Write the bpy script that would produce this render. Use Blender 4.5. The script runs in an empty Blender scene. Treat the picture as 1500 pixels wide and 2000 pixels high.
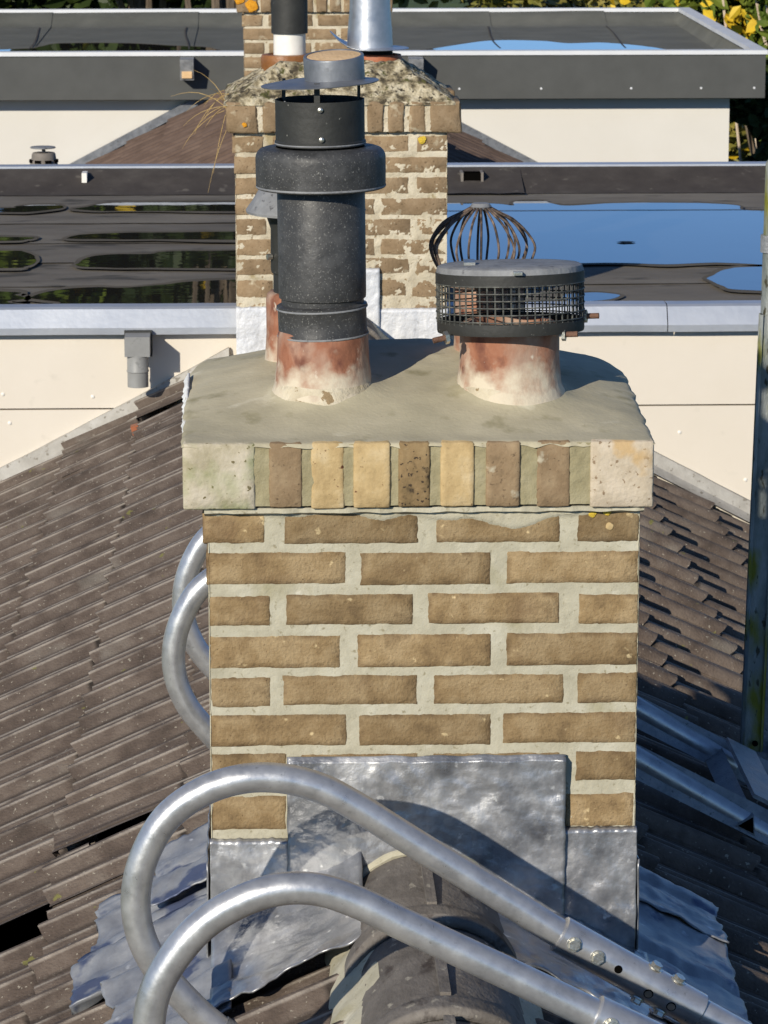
import bpy, math, random
from mathutils import Vector, Matrix, noise
rnd = random.Random(7)
R = math.radians
scene = bpy.context.scene
col = scene.collection

# ------------------------------------------------------------------ camera, sky, sun, exposure
cam_data = bpy.data.cameras.new('camera')
cam = bpy.data.objects.new('camera', cam_data); col.objects.link(cam)
cam.location = (0, 0, 10)
cam.rotation_euler = (R(90 - 12.098), 0, R(-2.0006))
cam_data.lens = 120.92; cam_data.sensor_width = 36; cam_data.sensor_fit = 'AUTO'
cam_data.clip_start = 0.1; cam_data.clip_end = 2000
cam_data.dof.use_dof = True; cam_data.dof.focus_distance = 5.6; cam_data.dof.aperture_fstop = 40
scene.camera = cam

SUN_EL, SUN_AZ = 23.0, 30.0          # shadows run 30 degrees right of the ridge direction
world = bpy.data.worlds.new('World'); scene.world = world; world.use_nodes = True
wn = world.node_tree.nodes; wl = world.node_tree.links
bg = wn['Background']
sky = wn.new('ShaderNodeTexSky'); sky.sky_type = 'NISHITA'; sky.sun_disc = False
sky.sun_elevation = R(SUN_EL); sky.sun_rotation = R(180 + SUN_AZ)
sky.altitude = 0; sky.air_density = 0.6; sky.dust_density = 0.0; sky.ozone_density = 5.5
wl.new(sky.outputs[0], bg.inputs[0]); bg.inputs[1].default_value = 0.125

sun_data = bpy.data.lights.new('sun', 'SUN'); sun_data.energy = 4.7; sun_data.angle = R(0.5)
sun_data.color = (1.0, 0.925, 0.79)
sun = bpy.data.objects.new('sun', sun_data); col.objects.link(sun)
sun.location = (-10, -17, 18)
sdir = Vector((math.sin(R(SUN_AZ)) * math.cos(R(SUN_EL)), math.cos(R(SUN_AZ)) * math.cos(R(SUN_EL)), -math.sin(R(SUN_EL))))
sun.rotation_euler = sdir.to_track_quat('-Z', 'Y').to_euler()

scene.view_settings.view_transform = 'Standard'; scene.view_settings.look = 'None'
scene.view_settings.exposure = 0.0; scene.view_settings.gamma = 1.0
scene.view_settings.use_curve_mapping = False

# ------------------------------------------------------------------ materials
def lin(c):
    return tuple(((v / 255) / 12.92 if v / 255 <= .04045 else ((v / 255 + .055) / 1.055) ** 2.4) for v in c) + (1,)

def mat(name, cols, scale=8, detail=6, rough=.85, bump=0., bscale=60, metal=0., rand=0., speck=None, spec=.4,
        stretch=(1, 1, 1), rvar=0., dist=.01, second=None, patch=None, lines=False, base=None, edge=None):
    """cols: list of (pos, srgb). speck/patch: (srgb, threshold, scale[, softness]) flecks. rand: brightness by object."""
    m = bpy.data.materials.new(name); m.use_nodes = True
    nt = m.node_tree; N = nt.nodes; L = nt.links
    bs = N['Principled BSDF']
    geo = N.new('ShaderNodeNewGeometry')
    mp = N.new('ShaderNodeMapping'); mp.inputs['Scale'].default_value = stretch
    L.new(geo.outputs['Position'], mp.inputs['Vector'])
    n1 = N.new('ShaderNodeTexNoise'); n1.inputs['Scale'].default_value = scale; n1.inputs['Detail'].default_value = detail
    n1.inputs['Roughness'].default_value = .62
    L.new(mp.outputs[0], n1.inputs['Vector'])
    cr = N.new('ShaderNodeValToRGB'); e = cr.color_ramp.elements
    while len(e) < len(cols): e.new(.5)
    for el, (p, c) in zip(e, cols): el.position = p; el.color = lin(c)
    L.new(n1.outputs['Fac'], cr.inputs['Fac'])
    out = cr.outputs[0]
    for k, sp in enumerate(x for x in (speck, second, patch) if x):
        c, th, sc = sp[:3]; soft = sp[3] if len(sp) > 3 else .03
        n2 = N.new('ShaderNodeTexNoise'); n2.inputs['Scale'].default_value = sc; n2.inputs['Detail'].default_value = 4
        off = N.new('ShaderNodeVectorMath'); off.operation = 'ADD'; off.inputs[1].default_value = (3.1 * k + 1, 7.7, 1.3)
        L.new(mp.outputs[0], off.inputs[0]); L.new(off.outputs[0], n2.inputs['Vector'])
        mr = N.new('ShaderNodeMapRange'); mr.inputs['From Min'].default_value = th; mr.inputs['From Max'].default_value = th + soft
        L.new(n2.outputs['Fac'], mr.inputs['Value'])
        mx = N.new('ShaderNodeMixRGB'); L.new(mr.outputs[0], mx.inputs['Fac']); L.new(out, mx.inputs[1]); mx.inputs[2].default_value = lin(c)
        out = mx.outputs[0]
    if edge:       # bevel shadow and soot painted dark round the brick's edges
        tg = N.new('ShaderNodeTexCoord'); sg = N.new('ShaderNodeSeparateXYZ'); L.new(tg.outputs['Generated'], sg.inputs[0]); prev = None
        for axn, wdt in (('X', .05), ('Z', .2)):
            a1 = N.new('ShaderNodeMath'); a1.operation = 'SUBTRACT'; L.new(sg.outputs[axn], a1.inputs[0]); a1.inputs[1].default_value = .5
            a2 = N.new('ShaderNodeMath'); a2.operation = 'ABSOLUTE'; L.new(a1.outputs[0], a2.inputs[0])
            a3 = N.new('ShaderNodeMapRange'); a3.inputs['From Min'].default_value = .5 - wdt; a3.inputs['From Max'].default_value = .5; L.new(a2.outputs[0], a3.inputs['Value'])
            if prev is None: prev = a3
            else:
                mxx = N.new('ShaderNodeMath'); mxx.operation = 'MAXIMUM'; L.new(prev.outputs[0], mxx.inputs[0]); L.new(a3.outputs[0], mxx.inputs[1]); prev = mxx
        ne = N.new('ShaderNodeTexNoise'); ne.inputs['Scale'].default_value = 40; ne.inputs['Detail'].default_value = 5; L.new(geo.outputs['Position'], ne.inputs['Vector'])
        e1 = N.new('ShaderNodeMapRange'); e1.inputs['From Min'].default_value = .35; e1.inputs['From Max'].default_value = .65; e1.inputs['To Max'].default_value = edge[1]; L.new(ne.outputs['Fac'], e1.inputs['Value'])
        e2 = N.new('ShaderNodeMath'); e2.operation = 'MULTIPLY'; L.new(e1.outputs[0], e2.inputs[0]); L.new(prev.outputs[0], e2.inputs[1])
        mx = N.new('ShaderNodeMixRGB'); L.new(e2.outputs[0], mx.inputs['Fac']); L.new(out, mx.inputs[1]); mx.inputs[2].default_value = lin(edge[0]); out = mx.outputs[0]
    if base:       # cement residue that thins out upwards from the bedding
        sz = N.new('ShaderNodeSeparateXYZ'); L.new(geo.outputs['Position'], sz.inputs[0])
        nb = N.new('ShaderNodeTexNoise'); nb.inputs['Scale'].default_value = 34; nb.inputs['Detail'].default_value = 6; L.new(geo.outputs['Position'], nb.inputs['Vector'])
        ma = N.new('ShaderNodeMath'); ma.operation = 'MULTIPLY_ADD'; L.new(nb.outputs['Fac'], ma.inputs[0]); ma.inputs[1].default_value = -.14; L.new(sz.outputs['Z'], ma.inputs[2])
        mb_ = N.new('ShaderNodeMapRange'); mb_.inputs['From Min'].default_value = base[0] - .06; mb_.inputs['From Max'].default_value = base[1] - .06; mb_.inputs['To Min'].default_value = 1; mb_.inputs['To Max'].default_value = 0
        L.new(ma.outputs[0], mb_.inputs['Value'])
        mx = N.new('ShaderNodeMixRGB'); L.new(mb_.outputs[0], mx.inputs['Fac']); L.new(out, mx.inputs[1]); mx.inputs[2].default_value = lin(base[2]); out = mx.outputs[0]
    if lines:      # worn and lit crests painted pale; dirt and shade painted in pans and joint
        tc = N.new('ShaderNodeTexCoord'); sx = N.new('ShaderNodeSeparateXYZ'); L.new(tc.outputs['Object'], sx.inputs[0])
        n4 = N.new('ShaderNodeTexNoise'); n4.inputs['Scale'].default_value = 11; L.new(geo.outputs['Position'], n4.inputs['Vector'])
        for (c0, wd, colr, amt) in ((-.066, .013, (38, 32, 27), .95), (.19 * .195, .0060, (158, 148, 136), .8), (.655 * .195, .0056, (154, 145, 133), .8), (.965 * .195, .0070, (34, 28, 24), 1.0), (.43 * .195, .013, (58, 49, 41), .8), (.87 * .195, .011, (62, 52, 45), .8)):  # first stripe paints dirt and shadow under the upper tile's butt edge
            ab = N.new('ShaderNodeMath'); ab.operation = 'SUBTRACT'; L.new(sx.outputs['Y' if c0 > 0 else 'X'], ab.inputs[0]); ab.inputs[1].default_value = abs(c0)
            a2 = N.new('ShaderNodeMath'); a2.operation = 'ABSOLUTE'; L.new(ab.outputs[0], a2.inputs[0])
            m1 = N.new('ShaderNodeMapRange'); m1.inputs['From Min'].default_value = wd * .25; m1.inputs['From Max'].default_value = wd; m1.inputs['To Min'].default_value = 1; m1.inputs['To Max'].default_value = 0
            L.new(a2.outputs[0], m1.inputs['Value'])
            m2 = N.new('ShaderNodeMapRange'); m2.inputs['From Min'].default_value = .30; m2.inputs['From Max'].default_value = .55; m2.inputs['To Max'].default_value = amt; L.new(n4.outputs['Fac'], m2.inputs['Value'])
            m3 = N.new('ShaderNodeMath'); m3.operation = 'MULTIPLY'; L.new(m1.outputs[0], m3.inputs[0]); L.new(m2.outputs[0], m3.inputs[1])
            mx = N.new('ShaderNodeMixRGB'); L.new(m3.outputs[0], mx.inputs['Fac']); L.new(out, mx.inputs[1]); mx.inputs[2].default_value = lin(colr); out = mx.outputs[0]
    if rand:
        oi = N.new('ShaderNodeObjectInfo')
        mr = N.new('ShaderNodeMapRange'); mr.inputs['To Min'].default_value = 1 - rand; mr.inputs['To Max'].default_value = 1 + rand
        L.new(oi.outputs['Random'], mr.inputs['Value'])
        hs = N.new('ShaderNodeHueSaturation'); L.new(mr.outputs[0], hs.inputs['Value']); L.new(out, hs.inputs['Color'])
        out = hs.outputs[0]
    L.new(out, bs.inputs['Base Color'])
    bs.inputs['Metallic'].default_value = metal
    bs.inputs['Roughness'].default_value = rough
    bs.inputs['Specular IOR Level'].default_value = spec
    if rvar:
        mr = N.new('ShaderNodeMapRange'); mr.inputs['To Min'].default_value = rough - rvar; mr.inputs['To Max'].default_value = rough + rvar
        mr.inputs['From Min'].default_value = .3; mr.inputs['From Max'].default_value = .7
        L.new(n1.outputs['Fac'], mr.inputs['Value']); L.new(mr.outputs[0], bs.inputs['Roughness'])
    if bump:
        n3 = N.new('ShaderNodeTexNoise'); n3.inputs['Scale'].default_value = bscale; n3.inputs['Detail'].default_value = 5
        L.new(mp.outputs[0], n3.inputs['Vector'])
        b = N.new('ShaderNodeBump'); b.inputs['Strength'].default_value = bump; b.inputs['Distance'].default_value = dist
        L.new(n3.outputs['Fac'], b.inputs['Height']); L.new(b.outputs[0], bs.inputs['Normal'])
    return m

MT = {}
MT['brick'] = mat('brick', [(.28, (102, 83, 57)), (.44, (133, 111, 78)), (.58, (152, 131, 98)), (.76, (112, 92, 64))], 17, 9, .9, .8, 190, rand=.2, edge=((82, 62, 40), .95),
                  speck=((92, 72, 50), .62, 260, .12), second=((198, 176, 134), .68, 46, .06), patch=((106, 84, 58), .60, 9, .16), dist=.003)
MT['brick_tan'] = mat('brick_tan', [(.3, (164, 139, 97)), (.5, (187, 162, 117)), (.7, (200, 179, 140))], 24, 8, .9, .5, 140, rand=.05,
                      speck=((120, 92, 62), .66, 160, .08), dist=.003, patch=((95, 55, 35), .70, 30))
MT['brick_dark'] = mat('brick_dark', [(.3, (114, 95, 71)), (.5, (138, 116, 88)), (.7, (152, 131, 102))], 26, 8, .9, .5, 160, rand=.08,
                       speck=((84, 68, 50), .62, 150, .12), dist=.003, patch=((178, 168, 145), .64, 36, .08))
MT['brick_spotted'] = mat('brick_spotted', [(.3, (110, 92, 62)), (.5, (135, 112, 78)), (.7, (150, 128, 92))], 26, 8, .9, .5, 160,
                          speck=((62, 50, 38), .62, 150), dist=.003, patch=((48, 40, 30), .58, 34, .1))
MT['brick_pale'] = mat('brick_pale', [(.3, (172, 156, 132)), (.5, (192, 178, 156)), (.7, (206, 192, 172))], 20, 8, .9, .6, 130,
                       speck=((140, 120, 96), .62, 90), dist=.003, patch=((188, 160, 118), .56, 14, .1))
MT['brick_algae'] = mat('brick_algae', [(.3, (150, 140, 112)), (.5, (182, 172, 150)), (.7, (200, 190, 172))], 20, 8, .9, .6, 130,
                        speck=((110, 100, 70), .64, 90), dist=.003, patch=((136, 146, 96), .52, 11, .2))
MT['brick_old'] = mat('brick_old', [(.3, (120, 100, 74)), (.5, (140, 118, 90)), (.7, (154, 133, 105))], 22, 8, .92, .6, 120, rand=.12,
                      speck=((98, 80, 58), .62, 110, .1), dist=.004, patch=((186, 174, 148), .62, 22, .1))
MT['mortar'] = mat('mortar', [(.3, (162, 156, 135)), (.5, (177, 171, 150)), (.7, (187, 182, 163))], 16, 9, .95, .35, 300, dist=.0025,
                   speck=((146, 138, 114), .62, 120, .1), second=((200, 195, 178), .66, 30, .1), patch=((154, 147, 118), .6, 9, .14))
MT['mortar_olive'] = mat('mortar_olive', [(.3, (136, 127, 97)), (.5, (151, 142, 111)), (.7, (165, 156, 127))], 20, 8, .95, .6, 260, dist=.002)
MT['mortar_cap'] = mat('mortar_cap', [(.3, (164, 156, 130)), (.5, (180, 171, 144)), (.72, (196, 187, 160))], 5, 9, .9, .4, 130, dist=.002,
                       speck=((150, 142, 112), .60, 18, .14), patch=((205, 198, 174), .66, 11, .1), second=((140, 130, 104), .72, 140))
MT['mortar_old'] = mat('mortar_old', [(.3, (172, 160, 136)), (.5, (196, 185, 161)), (.7, (209, 199, 178))], 16, 8, .95, .7, 150, dist=.004,
                       speck=((140, 120, 90), .63, 46), patch=((160, 145, 112), .64, 12, .08))
MT['plaster_white'] = mat('plaster_white', [(.3, (215, 214, 210)), (.7, (235, 235, 232))], 30, 6, .9, .5, 200, dist=.003)
MT['lichen_stone'] = mat('lichen_stone', [(.34, (66, 58, 44)), (.45, (130, 118, 92)), (.55, (186, 174, 146)), (.7, (206, 196, 170))], 26, 9, .95, 1., 60, dist=.012,
                         speck=((84, 82, 44), .60, 30, .06), patch=((70, 62, 48), .58, 50, .05))
MT['terracotta'] = mat('terracotta', [(.3, (120, 78, 58)), (.5, (146, 96, 72)), (.7, (164, 118, 94))], 22, 8, .8, .4, 120, dist=.003, stretch=(1, 1, .75),
                       speck=((178, 158, 140), .45, 15, .25), second=((108, 66, 52), .56, 30, .14), patch=((204, 192, 174), .66, 40, .06), base=(9.035, 9.085, (200, 188, 166)))
MT['terracotta_clean'] = mat('terracotta_clean', [(.3, (140, 80, 48)), (.6, (166, 98, 64))], 14, 6, .55, .2, 90)
MT['glazed_brown'] = mat('glazed_brown', [(.3, (120, 78, 40)), (.6, (150, 100, 56))], 14, 6, .45, .2, 90)
MT['sand'] = mat('sand', [(.3, (206, 170, 124)), (.7, (226, 192, 148))], 30, 6, .95, .3, 200)
MT['black_plastic'] = mat('black_plastic', [(.3, (50, 50, 50)), (.5, (60, 60, 60)), (.7, (74, 74, 74))], 22, 8, .55, .12, 90, speck=((122, 121, 117), .60, 330, .12),
                          patch=((80, 80, 80), .54, 26, .2), second=((128, 127, 122), .69, 190, .06), rvar=.1)
MT['black_metal'] = mat('black_metal', [(.3, (42, 42, 40)), (.7, (54, 54, 51))], 20, 6, .6, .1, 120, speck=((140, 138, 130), .72, 120))
MT['black_soot'] = mat('black_soot', [(.3, (14, 13, 12)), (.7, (24, 22, 20))], 20, 6, .9)
MT['grey_cowl'] = mat('grey_cowl', [(.3, (112, 113, 115)), (.7, (146, 147, 148))], 24, 8, .7, .2, 120, speck=((84, 84, 86), .62, 70, .08))
MT['alu_tube'] = mat('alu_tube', [(.3, (172, 173, 174)), (.5, (190, 190, 190)), (.7, (202, 202, 201))], 34, 9, .34, .10, 190, metal=.68, rvar=.08,
                     speck=((150, 150, 148), .68, 90, .1), second=((118, 118, 116), .73, 170, .05), dist=.002)
MT['alu_cowl'] = mat('alu_cowl', [(.3, (170, 174, 180)), (.7, (196, 199, 204))], 24, 7, .42, .05, 90, metal=.8, rvar=.08)
MT['zinc'] = mat('zinc', [(.3, (112, 115, 120)), (.7, (138, 141, 146))], 24, 7, .45, .06, 90, metal=.5, rvar=.08, speck=((96, 98, 102), .62, 60, .1))
MT['alu_dull'] = mat('alu_dull', [(.3, (112, 114, 116)), (.5, (138, 140, 142)), (.7, (160, 161, 162))], 22, 8, .55, .3, 140, metal=.35, rvar=.1,
                     speck=((88, 90, 92), .64, 90, .08))
MT['alu_moss'] = mat('alu_moss', [(.3, (104, 110, 104)), (.5, (138, 142, 138)), (.7, (160, 162, 160))], 20, 8, .6, .3, 140, metal=.35, stretch=(1, 1, .35),
                     speck=((124, 122, 40), .49, 22, .16), second=((70, 66, 50), .62, 90, .06))
MT['bolt'] = mat('bolt', [(.3, (190, 186, 172)), (.7, (214, 212, 202))], 90, 6, .35, .1, 200, metal=.9)
MT['rust'] = mat('rust', [(.3, (84, 60, 48)), (.7, (122, 90, 72))], 60, 6, .8, .4, 200)
MT['rusty_wire'] = mat('rusty_wire', [(.35, (44, 38, 34)), (.5, (90, 76, 66)), (.65, (136, 118, 104))], 50, 6, .75, .3, 200)
MT['dark_wire'] = mat('dark_wire', [(.3, (50, 51, 49)), (.5, (74, 75, 71)), (.7, (118, 118, 110))], 60, 6, .6, .3, 200)
MT['lead'] = mat('lead', [(.30, (112, 113, 116)), (.44, (146, 147, 149)), (.56, (172, 172, 173)), (.72, (200, 200, 199))], 11, 9, .38, .32, 34, metal=.58, rvar=.14, dist=.011,
                 speck=((226, 226, 224), .66, 46, .08), patch=((98, 99, 103), .56, 13, .2))
MT['lead_roof'] = mat('lead_roof', [(.3, (120, 122, 128)), (.5, (146, 148, 152)), (.7, (172, 172, 172))], 12, 8, .5, .25, 30, metal=.3, rvar=.12, dist=.008,
                      speck=((196, 198, 202), .64, 30, .1), patch=((84, 92, 116), .57, 11, .06))
MT['lead_pale'] = mat('lead_pale', [(.3, (196, 198, 202)), (.7, (222, 222, 222))], 14, 7, .6, .5, 50, metal=.2, dist=.008, speck=((176, 176, 176), .62, 26, .08))
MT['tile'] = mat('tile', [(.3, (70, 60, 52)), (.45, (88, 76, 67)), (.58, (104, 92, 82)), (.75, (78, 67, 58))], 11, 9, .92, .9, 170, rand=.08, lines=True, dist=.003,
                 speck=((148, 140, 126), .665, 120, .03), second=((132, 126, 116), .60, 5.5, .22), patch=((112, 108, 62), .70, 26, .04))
MT['grey_flashing'] = mat('grey_flashing', [(.3, (148, 144, 136)), (.5, (168, 164, 156)), (.7, (184, 181, 174))], 12, 8, .8, .4, 90, dist=.004, speck=((128, 122, 112), .62, 60, .06))
MT['tile_far'] = mat('tile_far', [(.3, (80, 64, 54)), (.5, (98, 80, 69)), (.7, (110, 92, 80))], 8, 8, .95, .4, 90, dist=.004)
MT['ridge'] = mat('ridge', [(.3, (82, 77, 72)), (.5, (106, 100, 94)), (.7, (128, 122, 115))], 12, 9, .85, .7, 120, dist=.004, stretch=(1, .5, 1),
                  speck=((150, 144, 132), .64, 60, .06), patch=((66, 58, 54), .60, 22, .08))
MT['cream'] = mat('cream', [(.3, (211, 202, 187)), (.7, (217, 208, 194))], 2.5, 6, .6, .03, 60, speck=((202, 194, 180), .64, 14, .15))
MT['white_wall'] = mat('white_wall', [(.3, (208, 204, 195)), (.7, (213, 209, 201))], 2, 5, .65, .03, 60)
MT['fascia'] = mat('fascia', [(.3, (72, 73, 71)), (.7, (80, 81, 79))], 6, 8, .7, .15, 300, dist=.001)
MT['coping'] = mat('coping', [(.3, (178, 184, 194)), (.7, (200, 204, 210))], 5, 7, .5, .08, 40, metal=.55)
MT['coping_white'] = mat('coping_white', [(.3, (206, 208, 210)), (.7, (220, 221, 222))], 5, 5, .6, metal=.1)
MT['bitumen'] = mat('bitumen', [(.3, (90, 84, 74)), (.5, (110, 103, 92)), (.7, (124, 117, 104))], 3.5, 9, .9, .5, 260, dist=.003, stretch=(.5, 1, 1), rand=.07,
                    speck=((128, 124, 112), .62, 5, .2), second=((70, 66, 58), .60, 9, .1))
MT['bitumen_dark'] = mat('bitumen_dark', [(.3, (56, 50, 46)), (.5, (66, 60, 55)), (.7, (80, 74, 68))], 7, 9, .9, .5, 260, dist=.003, speck=((98, 92, 84), .64, 20, .1))
MT['bitumen_wet'] = mat('bitumen_wet', [(.3, (84, 79, 70)), (.5, (97, 91, 81)), (.7, (108, 102, 91))], 6, 9, .95, .4, 260, spec=.1, dist=.002, stretch=(.5, 1, 1))
MT['bitumen_green'] = mat('bitumen_green', [(.3, (88, 88, 80)), (.5, (98, 98, 90)), (.7, (108, 107, 98))], 3.5, 9, .92, .4, 260, dist=.003, rand=.05, speck=((120, 118, 106), .66, 60, .06))
MT['void'] = mat('void', [(.3, (10, 9, 8)), (.7, (14, 12, 10))], 8, 4, 1.0, spec=0)
MT['grey_pvc'] = mat('grey_pvc', [(.3, (132, 132, 130)), (.7, (146, 146, 144))], 14, 5, .5, speck=((120, 120, 118), .62, 60, .1))
MT['grey_vent'] = mat('grey_vent', [(.3, (108, 102, 94)), (.7, (132, 124, 116))], 24, 6, .8)
MT['white_pvc'] = mat('white_pvc', [(.3, (222, 218, 208)), (.7, (236, 232, 224))], 30, 6, .5)
MT['straw'] = mat('straw', [(.3, (160, 132, 80)), (.7, (196, 168, 112))], 30, 4, .8)
MT['moss'] = mat('moss', [(.3, (52, 48, 22)), (.7, (92, 84, 40))], 60, 6, 1, .8, 150)
MT['lichen_orange'] = mat('lichen_orange', [(.3, (196, 130, 24)), (.7, (224, 160, 44))], 60, 6, .95, .5, 200)
MT['lichen_yellow'] = mat('lichen_yellow', [(.3, (190, 160, 50)), (.7, (214, 184, 70))], 60, 6, .95, .5, 200)
MT['yellow_tape'] = mat('yellow_tape', [(.3, (196, 184, 70)), (.7, (214, 204, 100))], 20, 4, .5)
MT['bark'] = mat('bark', [(.3, (78, 66, 54)), (.6, (118, 104, 88))], 12, 8, .95, .8, 40, stretch=(1, 1, .3))
MT['bark_pale'] = mat('bark_pale', [(.3, (186, 166, 144)), (.6, (216, 198, 178))], 8, 8, .9, .5, 40, stretch=(1, 1, .3))
MT['grass'] = mat('grass', [(.3, (52, 68, 28)), (.6, (76, 92, 40))], .8, 8, 1, .5, 20)
MT['house_brick'] = mat('house_brick', [(.3, (120, 92, 66)), (.6, (142, 112, 82))], 14, 8, .95, .5, 50)
def leaf_mat(name, c0, c1, c2):
    m = mat(name, [(.3, c0), (.5, c1), (.7, c2)], 2.2, 6, .55, spec=.3)
    m.node_tree.nodes['Principled BSDF'].inputs['Transmission Weight'].default_value = 0
    return m
MT['leaf'] = leaf_mat('leaf', (52, 70, 22), (82, 100, 34), (120, 130, 50))
MT['leaf_dark'] = leaf_mat('leaf_dark', (30, 42, 18), (44, 58, 24), (64, 78, 32))
MT['leaf_yellow'] = leaf_mat('leaf_yellow', (160, 130, 26), (196, 164, 36), (220, 190, 60))
MT['leaf_olive'] = leaf_mat('leaf_olive', (80, 84, 34), (108, 106, 46), (140, 126, 60))
w = bpy.data.materials.new('water'); w.use_nodes = True
b = w.node_tree.nodes['Principled BSDF']; b.inputs['Base Color'].default_value = (.022, .021, .018, 1); b.inputs['Roughness'].default_value = .015; b.inputs['IOR'].default_value = 1.33
_n = w.node_tree.nodes.new('ShaderNodeTexNoise'); _n.inputs['Scale'].default_value = 5
_b = w.node_tree.nodes.new('ShaderNodeBump'); _b.inputs['Strength'].default_value = .02; _b.inputs['Distance'].default_value = .01
w.node_tree.links.new(_n.outputs['Fac'], _b.inputs['Height']); w.node_tree.links.new(_b.outputs[0], b.inputs['Normal'])
MT['water'] = w

# ------------------------------------------------------------------ mesh helpers
def nz(x, y=0, z=0): return noise.noise(Vector((x, y, z)))
class MB:
    def __init__(s): s.v = []; s.f = []
    def add(s, v, f):
        o = len(s.v); s.v += [tuple(p) for p in v]; s.f += [tuple(i + o for i in q) for q in f]; return s
    def box(s, a, b):
        (x0, y0, z0), (x1, y1, z1) = a, b
        return s.add([(x0, y0, z0), (x1, y0, z0), (x1, y1, z0), (x0, y1, z0), (x0, y0, z1), (x1, y0, z1), (x1, y1, z1), (x0, y1, z1)],
                     [(0, 3, 2, 1), (4, 5, 6, 7), (0, 1, 5, 4), (1, 2, 6, 5), (2, 3, 7, 6), (3, 0, 4, 7)])
    def obox(s, c, ax, half):
        c = Vector(c); A = [Vector(a).normalized() * h for a, h in zip(ax, half)]
        v = [c + A[0] * i + A[1] * j + A[2] * k for k in (-1, 1) for (i, j) in ((-1, -1), (1, -1), (1, 1), (-1, 1))]
        return s.add(v, [(0, 3, 2, 1), (4, 5, 6, 7), (0, 1, 5, 4), (1, 2, 6, 5), (2, 3, 7, 6), (3, 0, 4, 7)])
    def tube(s, pts, r, n=12, caps=True, jit=0.):
        pts = [Vector(p) for p in pts]; rs = r if isinstance(r, (list, tuple)) else [r] * len(pts)
        o = len(s.v); up = None
        for i, p in enumerate(pts):
            t = (pts[min(i + 1, len(pts) - 1)] - pts[max(i - 1, 0)]).normalized()
            if up is None:
                up = t.cross(Vector((0, 1, 0)))
                if up.length < .1: up = t.cross(Vector((1, 0, 0)))
            up = (up - t * up.dot(t)).normalized(); sd = t.cross(up)
            for k in range(n):
                a = 2 * math.pi * k / n
                s.v.append(tuple(p + (up * math.cos(a) + sd * math.sin(a)) * rs[i]))
        for i in range(len(pts) - 1):
            for k in range(n):
                a, b = o + i * n + k, o + i * n + (k + 1) % n
                s.f.append((a, b, b + n, a + n))
        if caps:
            s.f.append(tuple(o + k for k in reversed(range(n)))); e = o + (len(pts) - 1) * n; s.f.append(tuple(e + k for k in range(n)))
        return s
    def lathe(s, prof, c, n=40, mtx=None, wob=0., seed=0):
        """prof: (r, z) list, bottom to top outside; closed at r==0."""
        o = len(s.v); c = Vector(c)
        for j, (r, z) in enumerate(prof):
            for k in range(n):
                a = 2 * math.pi * k / n
                rr = r * (1 + wob * nz(math.cos(a) * 1.5 + seed, math.sin(a) * 1.5, z * 14))
                p = Vector((rr * math.cos(a), rr * math.sin(a), z + (wob * .25 * r * nz(math.cos(a) * 2, math.sin(a) * 2, seed) if wob else 0)))
                if mtx: p = mtx @ p
                s.v.append(tuple(c + p))
        for j in range(len(prof) - 1):
            for k in range(n):
                a, b = o + j * n + k, o + j * n + (k + 1) % n
                s.f.append((a, b, b + n, a + n))
        return s
    def grid(s, nu, nv, fn, flip=False):
        o = len(s.v)
        for j in range(nv + 1):
            for i in range(nu + 1): s.v.append(tuple(fn(i / nu, j / nv)))
        for j in range(nv):
            for i in range(nu):
                a = o + j * (nu + 1) + i; q = (a, a + 1, a + nu + 2, a + nu + 1)
                s.f.append(q[::-1] if flip else q)
        return s
    def mesh(s, name, m, smooth=True, ang=38):
        me = bpy.data.meshes.new(name); me.from_pydata(s.v, [], s.f); me.update()
        if m: me.materials.append(MT[m])
        if smooth:
            me.polygons.foreach_set('use_smooth', [True] * len(me.polygons)); me.set_sharp_from_angle(angle=R(ang))
        return me
    def build(s, name, m, parent=None, smooth=True, ang=38, solid=0., label=None):
        return link(name, s.mesh(name, m, smooth, ang), parent, solid=solid, label=label)

def link(name, me, parent=None, mtx=None, solid=0., label=None):
    o = bpy.data.objects.new(name, me); col.objects.link(o)
    if parent:
        o.parent = parent; o.matrix_parent_inverse = PM[parent.name].inverted()
    if mtx is not None: o.matrix_basis = mtx
    PM[o.name] = (mtx if mtx is not None else Matrix())
    if solid:
        md = o.modifiers.new('thickness', 'SOLIDIFY'); md.thickness = solid; md.offset = -1
    if label: o['label'] = label
    return o
PM = {}
def thing(name, label, cat, loc, group=None, kind=None):
    o = bpy.data.objects.new(name, None); o.location = loc; o.empty_display_size = .1; col.objects.link(o)
    PM[o.name] = Matrix.Translation(loc)
    return tag(o, label, cat, group, kind)
def tag(o, label=None, cat=None, group=None, kind=None):
    for k, v in (('label', label), ('category', cat), ('group', group), ('kind', kind)):
        if v: o[k] = v
    return o
def smooth_path(P, n=6):
    P = [Vector(p) for p in P]; out = []
    for i in range(len(P) - 1):
        a, b, c, d = P[max(i - 1, 0)], P[i], P[i + 1], P[min(i + 2, len(P) - 1)]
        for k in range(n):
            t = k / n
            out.append(.5 * ((2 * b) + (c - a) * t + (2 * a - 5 * b + 4 * c - d) * t * t + (3 * b - a - 3 * c + d) * t ** 3))
    out.append(P[-1]); return out
def sst(t): t = max(0, min(1, t)); return t * t * (3 - 2 * t)

# ------------------------------------------------------------------ dimensions
XR, TAN = .2425, .525                 # ridge line x, roof pitch
SL = math.atan(TAN); CS, SN = math.cos(SL), math.sin(SL)
ZR = 8.283                            # height where the two tile undersides meet
def roof_z(x): return ZR - TAN * abs(x - XR)

# ------------------------------------------------------------------ ground and house body
g = MB().grid(40, 40, lambda u, v: ((u - .5) * 1600, (v - .5) * 1600, 0)).build('ground', 'grass', smooth=False)
tag(g, 'grassy ground far below the roofs', 'ground', kind='structure')

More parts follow.
